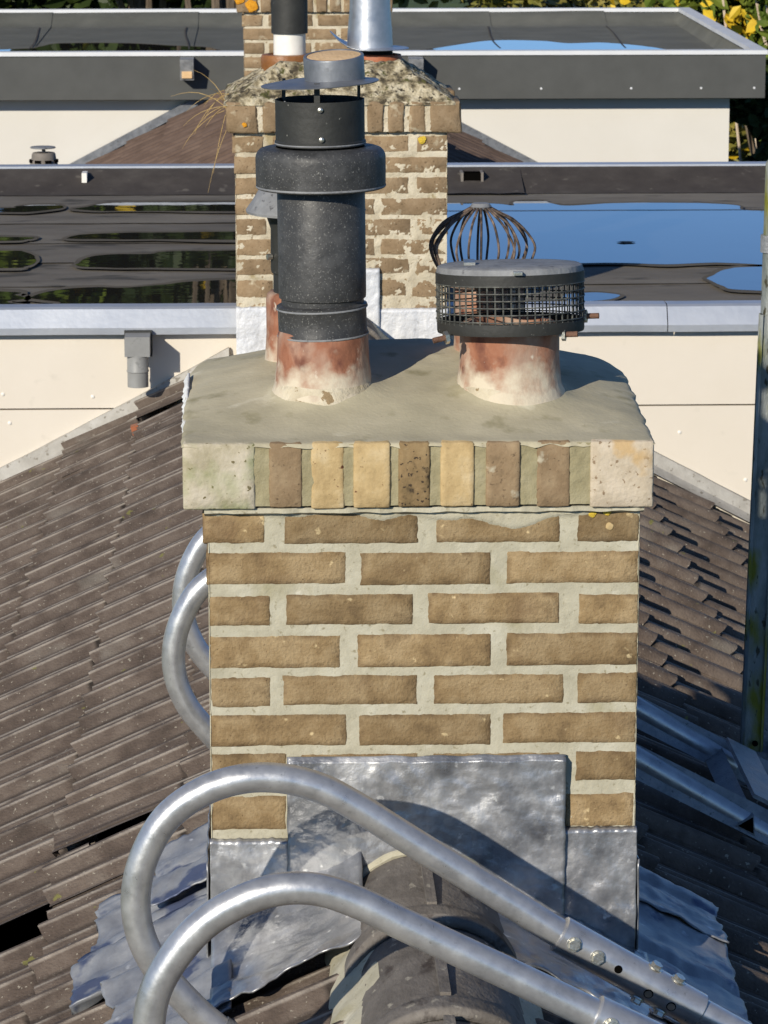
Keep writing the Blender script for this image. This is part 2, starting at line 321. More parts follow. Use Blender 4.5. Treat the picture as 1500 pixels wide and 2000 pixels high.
def house(name, y0, y1, label):
    t = thing(name, label, 'house', (XR, (y0 + y1) / 2, 0))
    for sgn, x in ((-1, XR - 3.6), (1, XR + 3.6)):
        MB().box((min(x, x - sgn * .25), y0, 0), (max(x, x - sgn * .25), y1, roof_z(x) - .05)).build('wall', 'house_brick', t, smooth=False)
    for y in (y0, y1 - .2):
        zt = ZR - .12
        v = [(XR - 3.34, y, 0), (XR + 3.34, y, 0), (XR + 3.34, y, roof_z(XR + 3.34) - .13), (XR, y, zt), (XR - 3.34, y, roof_z(XR + 3.34) - .13)]
        v += [(a, b + .2, c) for a, b, c in v]
        MB().add(v, [(0, 1, 2, 3, 4), (9, 8, 7, 6, 5), (0, 5, 6, 1), (1, 6, 7, 2), (2, 7, 8, 3), (3, 8, 9, 4), (4, 9, 5, 0)]).build('gable', 'void' if y > y0 else 'house_brick', t, smooth=False)
    MB().box((XR - 3.34, y0 + .21, 6.0), (XR + 3.34, y1 - .21, 6.05)).build('attic_floor', 'void', t, smooth=False)
    return t
house('terraced_house', 2.6, 10.96, 'nearest terraced house, brick walls under the ridge that carries the near chimney')
house('terraced_house', 14.6, 20.5, 'terraced house behind the cream dormer, under the far brown roof')

# ------------------------------------------------------------------ roof tiles
TW, TL, CO = .195, .337, .245 / CS    # cover width, tile length, gauge along the slope
def prof(t):
    K = ((0, .006), (.03, .019), (.07, .027), (.12, .0305), (.18, .0305), (.205, .028), (.38, .009), (.46, .006), (.54, .0065), (.575, .0130), (.61, .0155), (.655, .0155), (.675, .0142), (.82, .006), (.94, .005), (.955, -.001), (.985, -.001), (1.0, .005), (2, .005))
    for (a, ha), (b_, hb) in zip(K, K[1:]):
        if t <= b_: return ha + (hb - ha) * (t - a) / (b_ - a)
    return .005
def tile_mesh(name, seed):
    q = random.Random(seed); mb = MB(); nv = 22
    ts = [0, .03, .07, .12, .18, .205, .27, .34, .38, .46, .54, .575, .61, .655, .675, .75, .82, .94, .955, .985, 1.0, 1.045, 1.09]; nv = len(ts) - 1
    def lift(u): return .023 * u / TL
    chip = [q.uniform(-.004, .003) for _ in ts]
    rows = []
    for u in (0, TL * .55, TL):
        row = []
        for i, t in enumerate(ts):
            p = prof(t) if t <= 1 else .006
            uu = u + ((.010 * (p - .006) / .025 + chip[i] * .7) if u == TL else 0)
            row.append((uu, t * TW, p + lift(u) + q.uniform(-.0006, .0006)))
        rows.append(row)
    rows.append([(u - .003, v, h - .013) for u, v, h in rows[-1]])
    vs = [p for r in rows for p in r]; n = nv + 1; fs = []
    for j in range(3):
        for i in range(nv): a = j * n + i; fs.append((a, a + n, a + n + 1, a + 1))
    # side edge of the roll
    o = len(vs); vs += [(0, 0, -.006), (TL, 0, lift(TL) - .006)]
    fs.append((0, o, o + 1, 2 * n)); fs.append((n, 0, 2 * n)) if False else None
    mb.v = vs; mb.f = [f for f in fs if f]
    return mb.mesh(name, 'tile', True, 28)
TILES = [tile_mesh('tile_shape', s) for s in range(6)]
def slope(name, side, y0, y1, ybase, xbutt0, ncourse, label, skip=(), moved={}):
    root = thing(name, label, 'roof', (XR + side * 1.0, (y0 + y1) / 2, roof_z(XR + 1.0)))
    u = Vector((side * CS, 0, -SN)); v = Vector((0, side * 1.0, 0)); nrm = Vector((side * SN, 0, CS))
    ncol = int((y1 - y0) / TW) + 1
    k0 = math.floor((y0 - ybase) / TW)
    for c in range(ncourse):
        xb = xbutt0 + side * .245 * c
        for j in range(ncol + 1):
            y = ybase + (k0 + j) * TW
            if y < y0 - .15 or y > y1 - .06: continue
            key = (c, k0 + j)
            if key in skip: continue
            du, dv, rz, dn = rnd.gauss(0, .003), rnd.gauss(0, .0025), rnd.gauss(0, .011), abs(rnd.gauss(0, .003))
            if key in moved: a = moved[key]; du += a[0]; dv += a[1]; rz += a[2]; dn += a[3]
            xb2 = xb
            base = Vector((xb2, y if side > 0 else y + TW, roof_z(xb2))) - u * TL
            base += u * du + Vector((0, dv, 0)) + nrm * dn
            m = Matrix((u, v, nrm)).transposed().to_4x4()
            m = Matrix.Translation(base) @ m @ Matrix.Rotation(rz, 4, 'Z')
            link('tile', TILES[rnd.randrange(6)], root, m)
    # lower courses, out of the frame: one corrugated sheet with steps
    mb = MB()
    for c in range(ncourse, 15):
        xb = xbutt0 + side * .245 * c
        def fn(a, b2, xb=xb):
            yy = y0 + b2 * (y1 - y0); t = ((yy - ybase) / TW) % 1.0
            if side < 0: t = 1 - t
            p = Vector((xb, yy, roof_z(xb))) - u * TL * (1 - a) + nrm * (prof(t) + .024 * a); return p
        mb.grid(1, 260, fn, flip=side < 0)
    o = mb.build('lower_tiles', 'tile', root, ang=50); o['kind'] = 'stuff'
    return root
YL = 9.19; YRr = 10.111
# displaced tiles on the left slope: (du, dv, twist, lift)
roofL = slope('tiled_roof', -1, 3.6, 10.93, YL, -.135, 8, 'brown concrete tiled roof slope falling away to the left of the ridge',
              skip={(2, -17)},
              moved={(1, -15): (0, .035, -.05, .014), (1, -16): (.01, -.055, .06, .006), (1, 8): (0, .035, -.06, .02), (1, 7): (0, -.09, .14, .010), (2, 8): (0, .06, -.02, .014), (2, 7): (0, -.025, .03, .010), (1, -13): (0, -.012, .03, .008),
                     (2, -16): (.0, .02, .02, .006), (2, -18): (0, -.01, .0, .0), (3, 5): (0, .02, .05, .004)})
roofR = slope('tiled_roof', 1, 3.6, 10.93, YRr, .66, 8, 'brown concrete tiled roof slope falling away to the right of the ridge', moved={(2, -3): (.01, .0, .03, .004), (2, -8): (.0, .01, -.04, .005)})
for o in roofL.children:
    pass
sh = MB().obox((-.407, 10.585, 8.0), ((1, 0, .3), (0, 1, 0), (-.3, 0, 1)), (.012, .02, .014)).build('tile_shard', 'terracotta_clean', roofL)

def far_slope(side, y0, y1, label, dz=.085):
    u = Vector((side * CS, 0, -SN)); nrm = Vector((side * SN, 0, CS)); mb = MB()
    for c in range(13):
        xb = XR + side * (.30 + .245 * c)
        def fn(a, b2, xb=xb):
            yy = y0 + b2 * (y1 - y0); t = ((yy - 14) / TW) % 1.0
            return Vector((xb, yy, roof_z(xb) + dz)) - u * TL * (1 - a) + nrm * (prof(t) + .024 * a)
        mb.grid(1, 330, fn, flip=side < 0)
    root = thing('tiled_roof', label, 'roof', (XR + side, (y0 + y1) / 2, roof_z(XR + 1)))
    o = mb.build('tile_courses', 'tile_far', root, ang=50); o['kind'] = 'stuff'
    xa, xz = XR + side * .1, XR + side * 2.9
    MB().add([(xa, y1 + .06, roof_z(xa) + dz + .03), (xz, y1 + .06, roof_z(xz) + dz + .03), (xz, y1 + .06, roof_z(xz) + dz + .085), (xa, y1 + .06, roof_z(xa) + dz + .085),
              (xa, y1 + .10, roof_z(xa) + dz + .03), (xz, y1 + .10, roof_z(xz) + dz + .03), (xz, y1 + .10, roof_z(xz) + dz + .085), (xa, y1 + .10, roof_z(xa) + dz + .085)],
             [(0, 1, 2, 3), (3, 2, 6, 7), (0, 4, 5, 1)]).build('wall_flashing', 'zinc', root, smooth=False)
    return root
far_slope(-1, 14.61, 20.62, 'far brown tiled slope seen left of the second chimney, below the dark fascia')
far_slope(1, 14.61, 20.62, 'far brown tiled slope seen right of the second chimney, below the dark fascia')

# ridge
def ridge_run(name, y0, y1, label, L=.39, apex=8.335):
    root = thing(name, label, 'ridge', (XR, (y0 + y1) / 2, apex - .1))
    y = y1; k = 0
    while y > y0 + .05:
        ya = max(y - L, y0); a, b = .122, .104; zc = apex - b
        def fn(s, t, ya=ya, y=y, k=k):
            yy = ya + t * (y + .03 - ya); ang = math.pi * (1.04 - 1.08 * s)
            r = 1 + .06 * sst((.17 - t) / .03) if t < .18 else 1.0
            r += .03 * (1 - t) + .01 * nz(s * 5, t * 4, k)
            return (XR + a * r * math.cos(ang) + .004 * nz(k * 3.3), yy, zc + b * r * math.sin(ang) + .010 * (1 - t))
        mb = MB().grid(26, 30, fn)
        o = mb.build('ridge_tile', 'ridge', root, ang=45, solid=.016)
        md = MB().box((XR - .007, ya + .07, apex + .004), (XR + .008, y - .02, apex + .017)); 
        md.build('crest_rib', 'ridge', o)
        y = ya; k += 1
    for sgn in (-1, 1):
        def fm(s, t, sgn=sgn):
            yy = y0 + t * (y1 - y0); x = XR + sgn * (.085 + s * (.075 + .035 * nz(yy * 5, sgn * 3)))
            z = roof_z(x) + .03 + (1 - s) * .035 + .012 * nz(x * 30, yy * 22) - (.03 if s > .9 else 0)
            return (x, yy, z)
        MB().grid(8, int((y1 - y0) / .02), fm, flip=sgn < 0).build('mortar_bedding', 'mortar', root)
    return root
ridge_run('roof_ridge', 3.66, 5.222, 'half round grey ridge tiles running under the bent aluminium tubes')
ridge_run('roof_ridge', 5.72, 10.87, 'ridge tiles between the near chimney and the second chimney')
ridge_run('roof_ridge', 14.61, 20.6, 'far ridge tiles behind the second chimney', apex=8.42)

# ------------------------------------------------------------------ chimneys
def brick_mesh(w, d, h, seed, n=(6, 3, 4), rough=.0012, be=.004):
    """lattice box w (x) d (y) h (z) centred, rounded and uneven"""
    def ticks(L, k): return [0, be / L] + [be / L + (1 - 2 * be / L) * i / (k - 2) for i in range(1, k - 2)] + [1 - be / L, 1]
    tx, ty, tz = (ticks(L, k) for L, k in zip((w, d, h), n)); idx = {}; mb = MB()
    nx, ny, nzz = len(tx), len(ty), len(tz)
    for i, a in enumerate(tx):
        for j, b_ in enumerate(ty):
            for k, c in enumerate(tz):
                e = [i in (0, nx - 1), j in (0, ny - 1), k in (0, nzz - 1)]
                if not any(e): continue
                p = Vector(((a - .5) * w, (b_ - .5) * d, (c - .5) * h))
                if sum(e) >= 2:
                    for ax in range(3):
                        if e[ax]: p[ax] -= math.copysign(be * .45, p[ax])
                p += Vector((nz(p.x * 60 + seed, p.y * 60, p.z * 60), nz(p.x * 60, p.y * 60 + seed, p.z * 60 + 9), nz(p.x * 60 + 5, p.y * 60, p.z * 60 + seed))) * rough * (2.2 if sum(e) >= 2 else 1)
                idx[(i, j, k)] = len(mb.v); mb.v.append(tuple(p))
    def face(fx):
        pass
    for i in range(nx - 1):
        for k in range(nzz - 1):
            mb.f.append((idx[i, 0, k], idx[i + 1, 0, k], idx[i + 1, 0, k + 1], idx[i, 0, k + 1]))
            j = ny - 1; mb.f.append((idx[i, j, k], idx[i, j, k + 1], idx[i + 1, j, k + 1], idx[i + 1, j, k]))
    for i in range(nx - 1):
        for j in range(ny - 1):
            mb.f.append((idx[i, j, 0], idx[i, j + 1, 0], idx[i + 1, j + 1, 0], idx[i + 1, j, 0]))
            k = nzz - 1; mb.f.append((idx[i, j, k], idx[i + 1, j, k], idx[i + 1, j + 1, k], idx[i, j + 1, k]))
    for j in range(ny - 1):
        for k in range(nzz - 1):
            mb.f.append((idx[0, j, k], idx[0, j, k + 1], idx[0, j + 1, k + 1], idx[0, j + 1, k]))
            i = nx - 1; mb.f.append((idx[i, j, k], idx[i, j + 1, k], idx[i, j + 1, k + 1], idx[i, j, k + 1]))
    return mb
_bc = {}
def brick(root, x0, x1, y0, y1, z0, z1, m='brick', seed=None, fine=False, name='brick', rough=.0012, be=.0036):
    w, d, h = x1 - x0, y1 - y0, z1 - z0
    key = (round(w, 2), round(d, 2), round(h, 2), m, rnd.randrange(5)) if seed is None else (w, d, h, m, seed)
    if key not in _bc:
        _bc[key] = brick_mesh(w, d, h, seed if seed is not None else rnd.random() * 50, (10, 4, 6) if fine else (5, 4, 4), rough, be).mesh('brick_shape', m, True, 60)
    me = _bc[key]
    return link(name, me, root, Matrix.Translation(((x0 + x1) / 2, (y0 + y1) / 2, (z0 + z1) / 2)))

def mortar_face(y, x0, x1, z0, z1, res, amp, seed, fn=None):
    def f(u, v):
        x = x0 + (x1 - x0) * u; z = z0 + (z1 - z0) * v
        a = nz(x * 120 + seed, z * 120, seed) * .7 + nz(x * 34, z * 34 + seed, 3) * .6 + nz(x * 260, z * 260, seed) * .5
        d = amp * a
        if fn: d += fn(x, z)
        return (x, y - d, z)
    return MB().grid(int((x1 - x0) / res), int((z1 - z0) / res), f)

ROWS = [(8.834, 8.886, [(-.099, -.002), (.026, .236), (.261, .456), (.481, .579)]),
        (8.768, 8.822, [(-.094, .124), (.144, .349), (.371, .579)]),
        (8.703, 8.754, [(-.091, .006), (.028, .228), (.249, .456), (.484, .580)]),
        (8.635, 8.690, [(-.091, .115), (.139, .350), (.372, .580)]),
        (8.573, 8.624, [(-.090, .006), (.022, .235), (.258, .465), (.484, .580)]),
        (8.508, 8.561, [(-.090, .124), (.141, .351), (.367, .579)]),
        (8.447, 8.498, [(-.090, .029), (.05, .235), (.258, .460), (.482, .580)]),
        (8.373, 8.431, [(-.090, .029), (.05, .235), (.258, .450), (.467, .578)])]
for k in range(5):
    zt = 8.359 - .064 * k
    ROWS.append((zt - .052, zt, [(-.090, .124), (.141, .351), (.367, .579)] if k % 2 == 0 else [(-.090, .006), (.022, .235), (.258, .465), (.484, .580)]))

def chimney_body(root, dy, rows, bm, mm, amp, fine, recess, zlow, res, fn=None, rough=.0012, tilt=.0):
    yf, yb, xl, xr = 5.2 + dy, 5.74 + dy, -.092, .580
    for r, (z0, z1, xs) in enumerate(rows):
        if z1 < zlow: continue
        for i, (x0, x1) in enumerate(xs):
            jz = rnd.uniform(-.0015, .0015)
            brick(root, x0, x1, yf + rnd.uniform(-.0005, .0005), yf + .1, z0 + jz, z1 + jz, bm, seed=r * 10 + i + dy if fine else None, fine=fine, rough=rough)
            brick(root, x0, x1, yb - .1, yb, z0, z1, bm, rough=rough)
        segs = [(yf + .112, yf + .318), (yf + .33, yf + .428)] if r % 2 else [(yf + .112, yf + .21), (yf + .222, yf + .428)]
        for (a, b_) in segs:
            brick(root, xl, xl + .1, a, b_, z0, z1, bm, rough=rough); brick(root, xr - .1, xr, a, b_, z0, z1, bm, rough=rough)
    zt = 8.897
    core = MB().box((xl + .004, yf + .012, zlow - .35), (xr - .004, yb - .004, zt)).build('mortar_core', mm, root, smooth=False)
    mf = mortar_face(yf + recess, xl + .001, xr - .001, zlow - .05, zt + .001, res, amp, dy + 1, fn).build('mortar_joints', mm, root)
    for sx, xx in ((-1, xl + .0025), (1, xr - .0025)):
        def f(u, v, sx=sx, xx=xx):
            y = yf + (yb - yf) * u; z = zlow - .05 + (zt - zlow + .05) * v
            d = .0022 * (nz(y * 60, z * 60, dy + sx) + .5 * nz(y * 200, z * 200, sx)); return (xx + sx * d, y, z)
        MB().grid(60, 90, f, flip=sx < 0).build('mortar_joints', mm, root)
    return core

# --- near chimney
ch1 = thing('brick_chimney', 'near brown brick chimney with fresh grey mortar joints and smooth mortar cap', 'chimney', (.243, 5.47, 8.0))
def smear(x, z):      # pointing dragged over the top course
    return .004 * sst((z - (8.878 + .018 * nz(x * 14, 2) - .018 * math.exp(-((x - .36) / .09) ** 2))) / .006)
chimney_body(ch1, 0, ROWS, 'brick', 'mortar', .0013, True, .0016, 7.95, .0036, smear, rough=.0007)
SOLD = [(-.128, -.017, 'brick_algae'), (.004, .055, 'brick_dark'), (.069, .120, 'brick_tan'), (.134, .191, 'brick_tan'), (.203, .252, 'brick_spotted'),
        (.268, .320, 'brick_tan'), (.338, .391, 'brick_dark'), (.416, .468, 'brick_dark'), (.499, .597, 'brick_pale')]
CY0, CY1 = 5.178, 5.768
for i, (a, b_, m) in enumerate(SOLD):
    zj = rnd.uniform(-.003, .002)
    brick(ch1, a, b_, CY0 + rnd.uniform(-.002, .002), CY0 + .2, 8.896 + zj, 8.998, m, seed=300 + i, fine=True, name='cap_brick', rough=.0007, be=.003)
    brick(ch1, a, b_, CY1 - .2, CY1, 8.896, 8.998, m, name='cap_brick')
for sx, xa, xb in ((-1, -.128, -.02), (1, .49, .597)):
    for j in range(3):
        brick(ch1, xa, xb, CY0 + .206 + j * .062, CY0 + .206 + j * .062 + .05, 8.896, 8.998, 'brick_dark', name='cap_brick')
mortar_face(CY0 + .0035, -.12, .592, 8.899, 8.996, .004, .0028, 5).build('cap_joints', 'mortar_olive', ch1)
MB().box((-.118, CY0 + .014, 8.8985), (.588, CY1 - .008, 8.997)).build('cap_core', 'mortar_olive', ch1, smooth=False)
def ledge(u, v):      # thin ragged mortar lip under the cap bricks
    x = -.096 + .680 * u; a = [0, .35, .7, 1][round(v * 3)]
    out = .012 + .006 * nz(x * 22, 1) + .003 * nz(x * 90, 4)
    prof_ = [(0, .896), (out, .8945), (out + .001, .887 + .002 * nz(x * 30, 7)), (-.002, .882 + .004 * nz(x * 26, 3))]
    d, z = prof_[round(v * 3)]
    return (x, 5.199 - d, 8 + z)
MB().grid(150, 3, ledge, flip=True).build('mortar_lip', 'mortar', ch1)
def dome_z(x, y):
    u = (x - .2345) / .3625; t = (y - CY0) / (CY1 - CY0)
    z = 8.9985 + .026 * sst(t / .75) + .046 * max(0, 1 - abs(u) ** 2.6) * (.62 * sst(t / .35) + .38 * sst((t - .2) / .6)) * (1 - .35 * sst((t - .9) / .1))
    z += .0035 * nz(x * 6, y * 6, 2) + .0012 * nz(x * 25, y * 25, 5)
    for (px, py, pr) in ((.0915, 5.41, .078), (.389, 5.41, .085)):
        d = math.hypot(x - px, y - py) - pr; z += .010 * math.exp(-max(0, d) / .014)
    return z
def dome(u, v):
    x0 = -.1305 + .004 * nz(v * 16, 3); x1 = .5995 + .004 * nz(v * 16, 8); y0 = CY0 + .0005 + .004 * nz(u * 18, 6) + .002 * nz(u * 60, 2); y1 = CY1 + .004 * nz(u * 14, 9)
    uu = min(1, max(0, (u - .012) / .976)); vv = min(1, max(0, (v - .014) / .972))
    k_ = max(0, (vv - .72) / .28) ** 2.2; x0 += .030 * k_; x1 -= .055 * k_
    x = x0 + (x1 - x0) * uu; y = y0 + (y1 - y0) * vv
    z = dome_z(x, y)
    e = min(uu, 1 - uu) * .72; f = min(vv, 1 - vv) * .59; q = min(e, f)
    z -= .003 * math.exp(-q / .006)
    if u < .012 or u > .988 or v < .014 or v > .986: z -= .004 + .005 * nz(x * 40, y * 40, 4)
    return (x, y, z)
MB().grid(130, 110, dome).build('mortar_cap', 'mortar_cap', ch1, ang=70)
def crumbs(u, v):     # ragged white render clinging to the left rear edge of the cap
    y = 5.32 + .30 * u; saw = .006 * (((u * 6) % 1)) + .006 * nz(u * 30, 2)
    return (-.128 - (.003 + saw * (.4 + .6 * u)) * (1 - abs(2 * v - 1)), y, 8.975 + .028 * v + .03 * sst(u))
MB().grid(90, 4, crumbs, flip=True).build('render_edge', 'plaster_white', ch1, solid=.004)
def pot(root, x, y, z0, z1, r0, r1, m, seed, wob=.03):
    o = MB().lathe([(r0 + .012, z0 - .03), (r0 + .008, z0 + .006), (r0 + .001, z0 + .02), (r0 * .99, z0 + .04), ((r0 + r1) / 2, (z0 + z1) / 2), (r1 + .002, z1 - .012), (r1, z1 - .003), (r1 - .004, z1), (r1 - .014, z1), (r1 - .016, z0)], (x, y, 0), 48, None, wob, seed)
    return o.build('chimney_pot', m, root, ang=60)
pot(ch1, .0915, 5.41, 9.03, 9.140, .0765, .070, 'terracotta', 1)
pot(ch1, .389, 5.41, 9.03, 9.148, .083, .078, 'terracotta', 5)
pot(ch1, .068, 5.62, 9.03, 9.168, .068, .064, 'terracotta', 9)
pot(ch1, .372, 5.63, 9.03, 9.185, .060, .056, 'terracotta', 12)
# mortar collars that fillet each front pot
for (px, py, r, s) in ((.0915, 5.41, .0765, 2), (.389, 5.41, .083, 7)):
    MB().lathe([(r + .016, dome_z(px, py - r) - .016), (r + .007, dome_z(px, py - r) - .001), (r + .004, dome_z(px, py - r) + .006), (r + .001, dome_z(px, py - r) + .016), (r - .004, dome_z(px, py - r) + .02)], (px, py, 0), 48, None, .05, s).build('pot_fillet', 'mortar_old', ch1, ang=80)
for (px, pz, m, rr) in ((.505, 8.88, 'lichen_yellow', .006), (.528, 8.884, 'lichen_yellow', .007), (.532, 8.86, 'brick_tan', .006)):
    MB().lathe([(rr, .0), (rr * .9, .0012), (rr * .4, .002), (0, .0022)], (0, 0, 0), 14, None, .3, pz * 9).build('lichen', m, ch1).matrix_basis = Matrix.Translation((px, 5.1995, pz)) @ Matrix.Rotation(R(90), 4, 'X')

# lead flashings on the front of the near chimney
def lead_plate(root, x0, x1, z0, z1, y, seed, m='lead', amp=.004, n=60, flare=None):
    def f(u, v):
        x = x0 + (x1 - x0) * u + .002 * nz(v * 9, seed); z = z0 + (z1 - z0) * v + .0025 * nz(u * 12, seed + 4)
        d = amp * (nz(x * 15, z * 15, seed) + .55 * nz(x * 38, z * 38, seed + 2) + .22 * nz(x * 90, z * 90, seed)) + .003
        yy = y - d - .002
        if v > .985: yy = y + .004
        if flare and z < flare[0]:
            k = (flare[0] - z) / (flare[0] - z0); yy -= flare[1] * k * k
        return (x, yy, z)
    return MB().grid(n, n, f).build('lead_flashing', m, root, ang=80, solid=.003)
lead_plate(ch1, -.093, .031, 8.115, 8.360, 5.196, 1, flare=(8.20, .05))
lead_plate(ch1, .465, .5815, 8.10, 8.374, 5.196, 2)
lead_plate(ch1, .029, .467, 8.225, 8.494, 5.189, 3, n=90)
lead_plate(ch1, .029, .467, 8.06, 8.25, 5.197, 6, n=60)
for sx in (-1, 1):    # side flashings
    xx = -.096 if sx < 0 else .584
    MB().grid(40, 20, lambda u, v, sx=sx, xx=xx: (xx + sx * (.003 + .003 * nz(u * 12, v * 6, sx)), 5.195 + .56 * u, 7.98 + .34 * v), flip=sx < 0).build('lead_flashing', 'lead', ch1, solid=.003)
def dress(root, name, side, xin, xout, y0, y1, seed, lift=.034, wave=.7, m='lead_roof', edge=.02, nu=36, nv=36, crum=.006, skew=0.):
    def f(u, v):
        y = y0 + (y1 - y0) * v; xo = xout + side * (edge * nz(v * 4, seed) + edge * .18 * nz(v * 18, seed)) + skew * (v - .5)
        x = xin + (xo - xin) * u
        yy = y + .012 * nz(u * 6, seed, v) * (1 if v in (0, 1) else .4)
        base = YL if side < 0 else YRr
        t = ((yy - base) / TW) % 1.0
        if side < 0: t = 1 - t
        z = roof_z(x) + lift + wave * (prof(t) - .006) + crum * (nz(x * 20, yy * 20, seed) + .5 * nz(x * 50, yy * 50, seed))
        return (x, yy, z)
    return MB().grid(nu, nv, f, flip=side < 0).build(name, m, root, ang=75, solid=.003)
dress(ch1, 'lead_apron', -1, -.09, -.30, 5.50, 5.80, 3, .052, .9, skew=.0)
dress(ch1, 'lead_apron', -1, -.09, -.325, 5.28, 5.53, 8, .056, .9)
dress(ch1, 'lead_apron', -1, -.06, -.26, 4.92, 5.31, 14, .061, .9, edge=.03)
dress(ch1, 'lead_apron', -1, -.10, -.20, 5.56, 5.84, 21, .074, .6, edge=.015)
dress(ch1, 'lead_apron', 1, .575, .76, 4.90, 5.50, 5, .062, .5, edge=.02, skew=.02)
dress(ch1, 'lead_apron', 1, .575, .77, 5.46, 5.68, 11, .074, .3, edge=.015)
def apron(side, x0, x1, y0, seed):    # sheet dressed from the front face down on to the slope
    def f(u, v):
        x = x0 + (x1 - x0) * u; ylow = y0 + .04 * nz(u * 5, seed); y = 5.192 + (ylow - 5.192) * v
        z = roof_z(x) + (.068 if side < 0 else .060) + (.05 if side < 0 else .008) * math.exp(-v / .16) + .007 * nz(x * 20, y * 20, seed) + .003 * nz(x * 60, y * 60, seed)
        return (x, y, z)
    MB().grid(40, 40, f, flip=True).build('lead_apron', 'lead', ch1, ang=75, solid=.003)
MB().tube([(XR + .126 * math.cos(a_), 5.186, 8.231 + .110 * math.sin(a_) + .004 * nz(a_ * 6)) for a_ in [math.pi * (1 - k_ / 24) for k_ in range(25)]], [.008 + .003 * nz(k_ * .7) for k_ in range(25)], 8).build('mortar_fillet', 'mortar', ch1)
apron(-1, -.092, .145, 4.93, 4)
apron(1, .345, .60, 4.86, 9)

# --- second chimney
D2 = 5.65
ch2 = thing('brick_chimney', 'second chimney, weathered bricks smeared with pale mortar and lichen covered cap', 'chimney', (.243, 5.47 + D2, 8.0))
def smear2(x, z):
    a = nz(x * 9, z * 22, 4) + .6 * nz(x * 26, z * 40, 8); lowr = sst((8.74 - z) / .25) * .75 + sst((x - .1) / .25) * .55
    return .0032 * max(-.8, min(1, a * 1.0 - .48 + .72 * lowr))
chimney_body(ch2, D2, ROWS, 'brick_old', 'mortar_old', .0026, False, .0015, 8.0, .0052, smear2, rough=.0022)
xs = -.118; i = 0
while xs < .585:
    w_ = [.10, .052, .052, .05, .054, .052, .05, .052, .054, .098][i % 10]
    brick(ch2, xs, xs + w_, CY0 + D2 - .003, CY0 + D2 + .2, 8.898, 8.996, 'brick_old', name='cap_brick', rough=.003, be=.007)
    brick(ch2, xs, xs + w_, CY1 + D2 - .2, CY1 + D2, 8.898, 8.996, 'brick_old', name='cap_brick', rough=.003, be=.007)
    xs += w_ + .014; i += 1
for sx, xa, xb in ((-1, -.118, -.02), (1, .50, .602)):
    for j in range(3):
        brick(ch2, xa, xb, CY0 + D2 + .206 + j * .062, CY0 + D2 + .206 + j * .062 + .05, 8.898, 8.996, 'brick_old', name='cap_brick')
mortar_face(CY0 + D2 + .004, -.11, .596, 8.901, 8.995, .006, .005, 15).build('cap_joints', 'mortar_old', ch2)
MB().box((-.108, CY0 + D2 + .012, 8.9005), (.592, CY1 + D2 - .008, 8.995)).build('cap_core', 'mortar_old', ch2, smooth=False)
def dome2(u, v):
    x = -.126 + .736 * u; y = CY0 + D2 - .004 + .598 * v
    e = min(u, 1 - u) * .736; f = min(v, 1 - v) * .598
    z = 8.992 + .125 * sst(min(e / .2, 1) * .5) * 2 * min(1, .35 + .65 * min(1, f / .16)) + .0 * f
    z = 8.992 + min(.118, min(e * .66, f * .95))
    z += .014 * nz(x * 14, y * 14, 3) + .008 * nz(x * 40, y * 40, 5) - .004
    if min(u, 1 - u, v, 1 - v) < .004: z = 8.985
    return (x, y, z)
MB().grid(90, 80, dome2).build('mortar_cap', 'lichen_stone', ch2, ang=80)
MB().lathe([(.079, 9.06), (.082, 9.09), (.083, 9.112), (.079, 9.122), (.062, 9.124), (.058, 9.08)], (.075, 5.46 + D2, 0), 40, None, .01, 3).build('chimney_pot', 'glazed_brown', ch2)
MB().lathe([(.073, 9.06), (.076, 9.09), (.077, 9.112), (.074, 9.122), (.062, 9.124), (.058, 9.08)], (.369, 5.46 + D2, 0), 40, None, .01, 6).build('chimney_pot', 'terracotta_clean', ch2)
lead_plate(ch2, -.092, .05, 8.12, 8.345, 5.196 + D2, 21, 'lead_pale', .003, 40)
lead_plate(ch2, .05, .365, 8.2, 8.468, 5.190 + D2, 23, 'lead_pale', .003, 40)
lead_plate(ch2, .362, .582, 8.08, 8.338, 5.196 + D2, 25, 'lead_pale', .003, 40)
dress(ch2, 'lead_apron', -1, -.07, -.20, 5.0 + D2, 5.34 + D2, 31, .05, .3, m='lead_pale')
dress(ch2, 'lead_apron', 1, .56, .70, 5.0 + D2, 5.34 + D2, 32, .05, .3, m='lead_pale')
for (px, pz, m, rr) in ((.498, 8.872, 'lichen_yellow', .012), (.505, 8.878, 'lichen_yellow', .008), (-.06, 8.925, 'lichen_orange', .008)):
    MB().lathe([(rr, .0), (rr * .9, .0018), (rr * .4, .003), (0, .0032)], (0, 0, 0), 14, None, .3, pz * 7).build('lichen', m, ch2).matrix_basis = Matrix.Translation((px, (5.197 if pz < 8.89 else 5.171) + D2, pz)) @ Matrix.Rotation(R(90), 4, 'X')
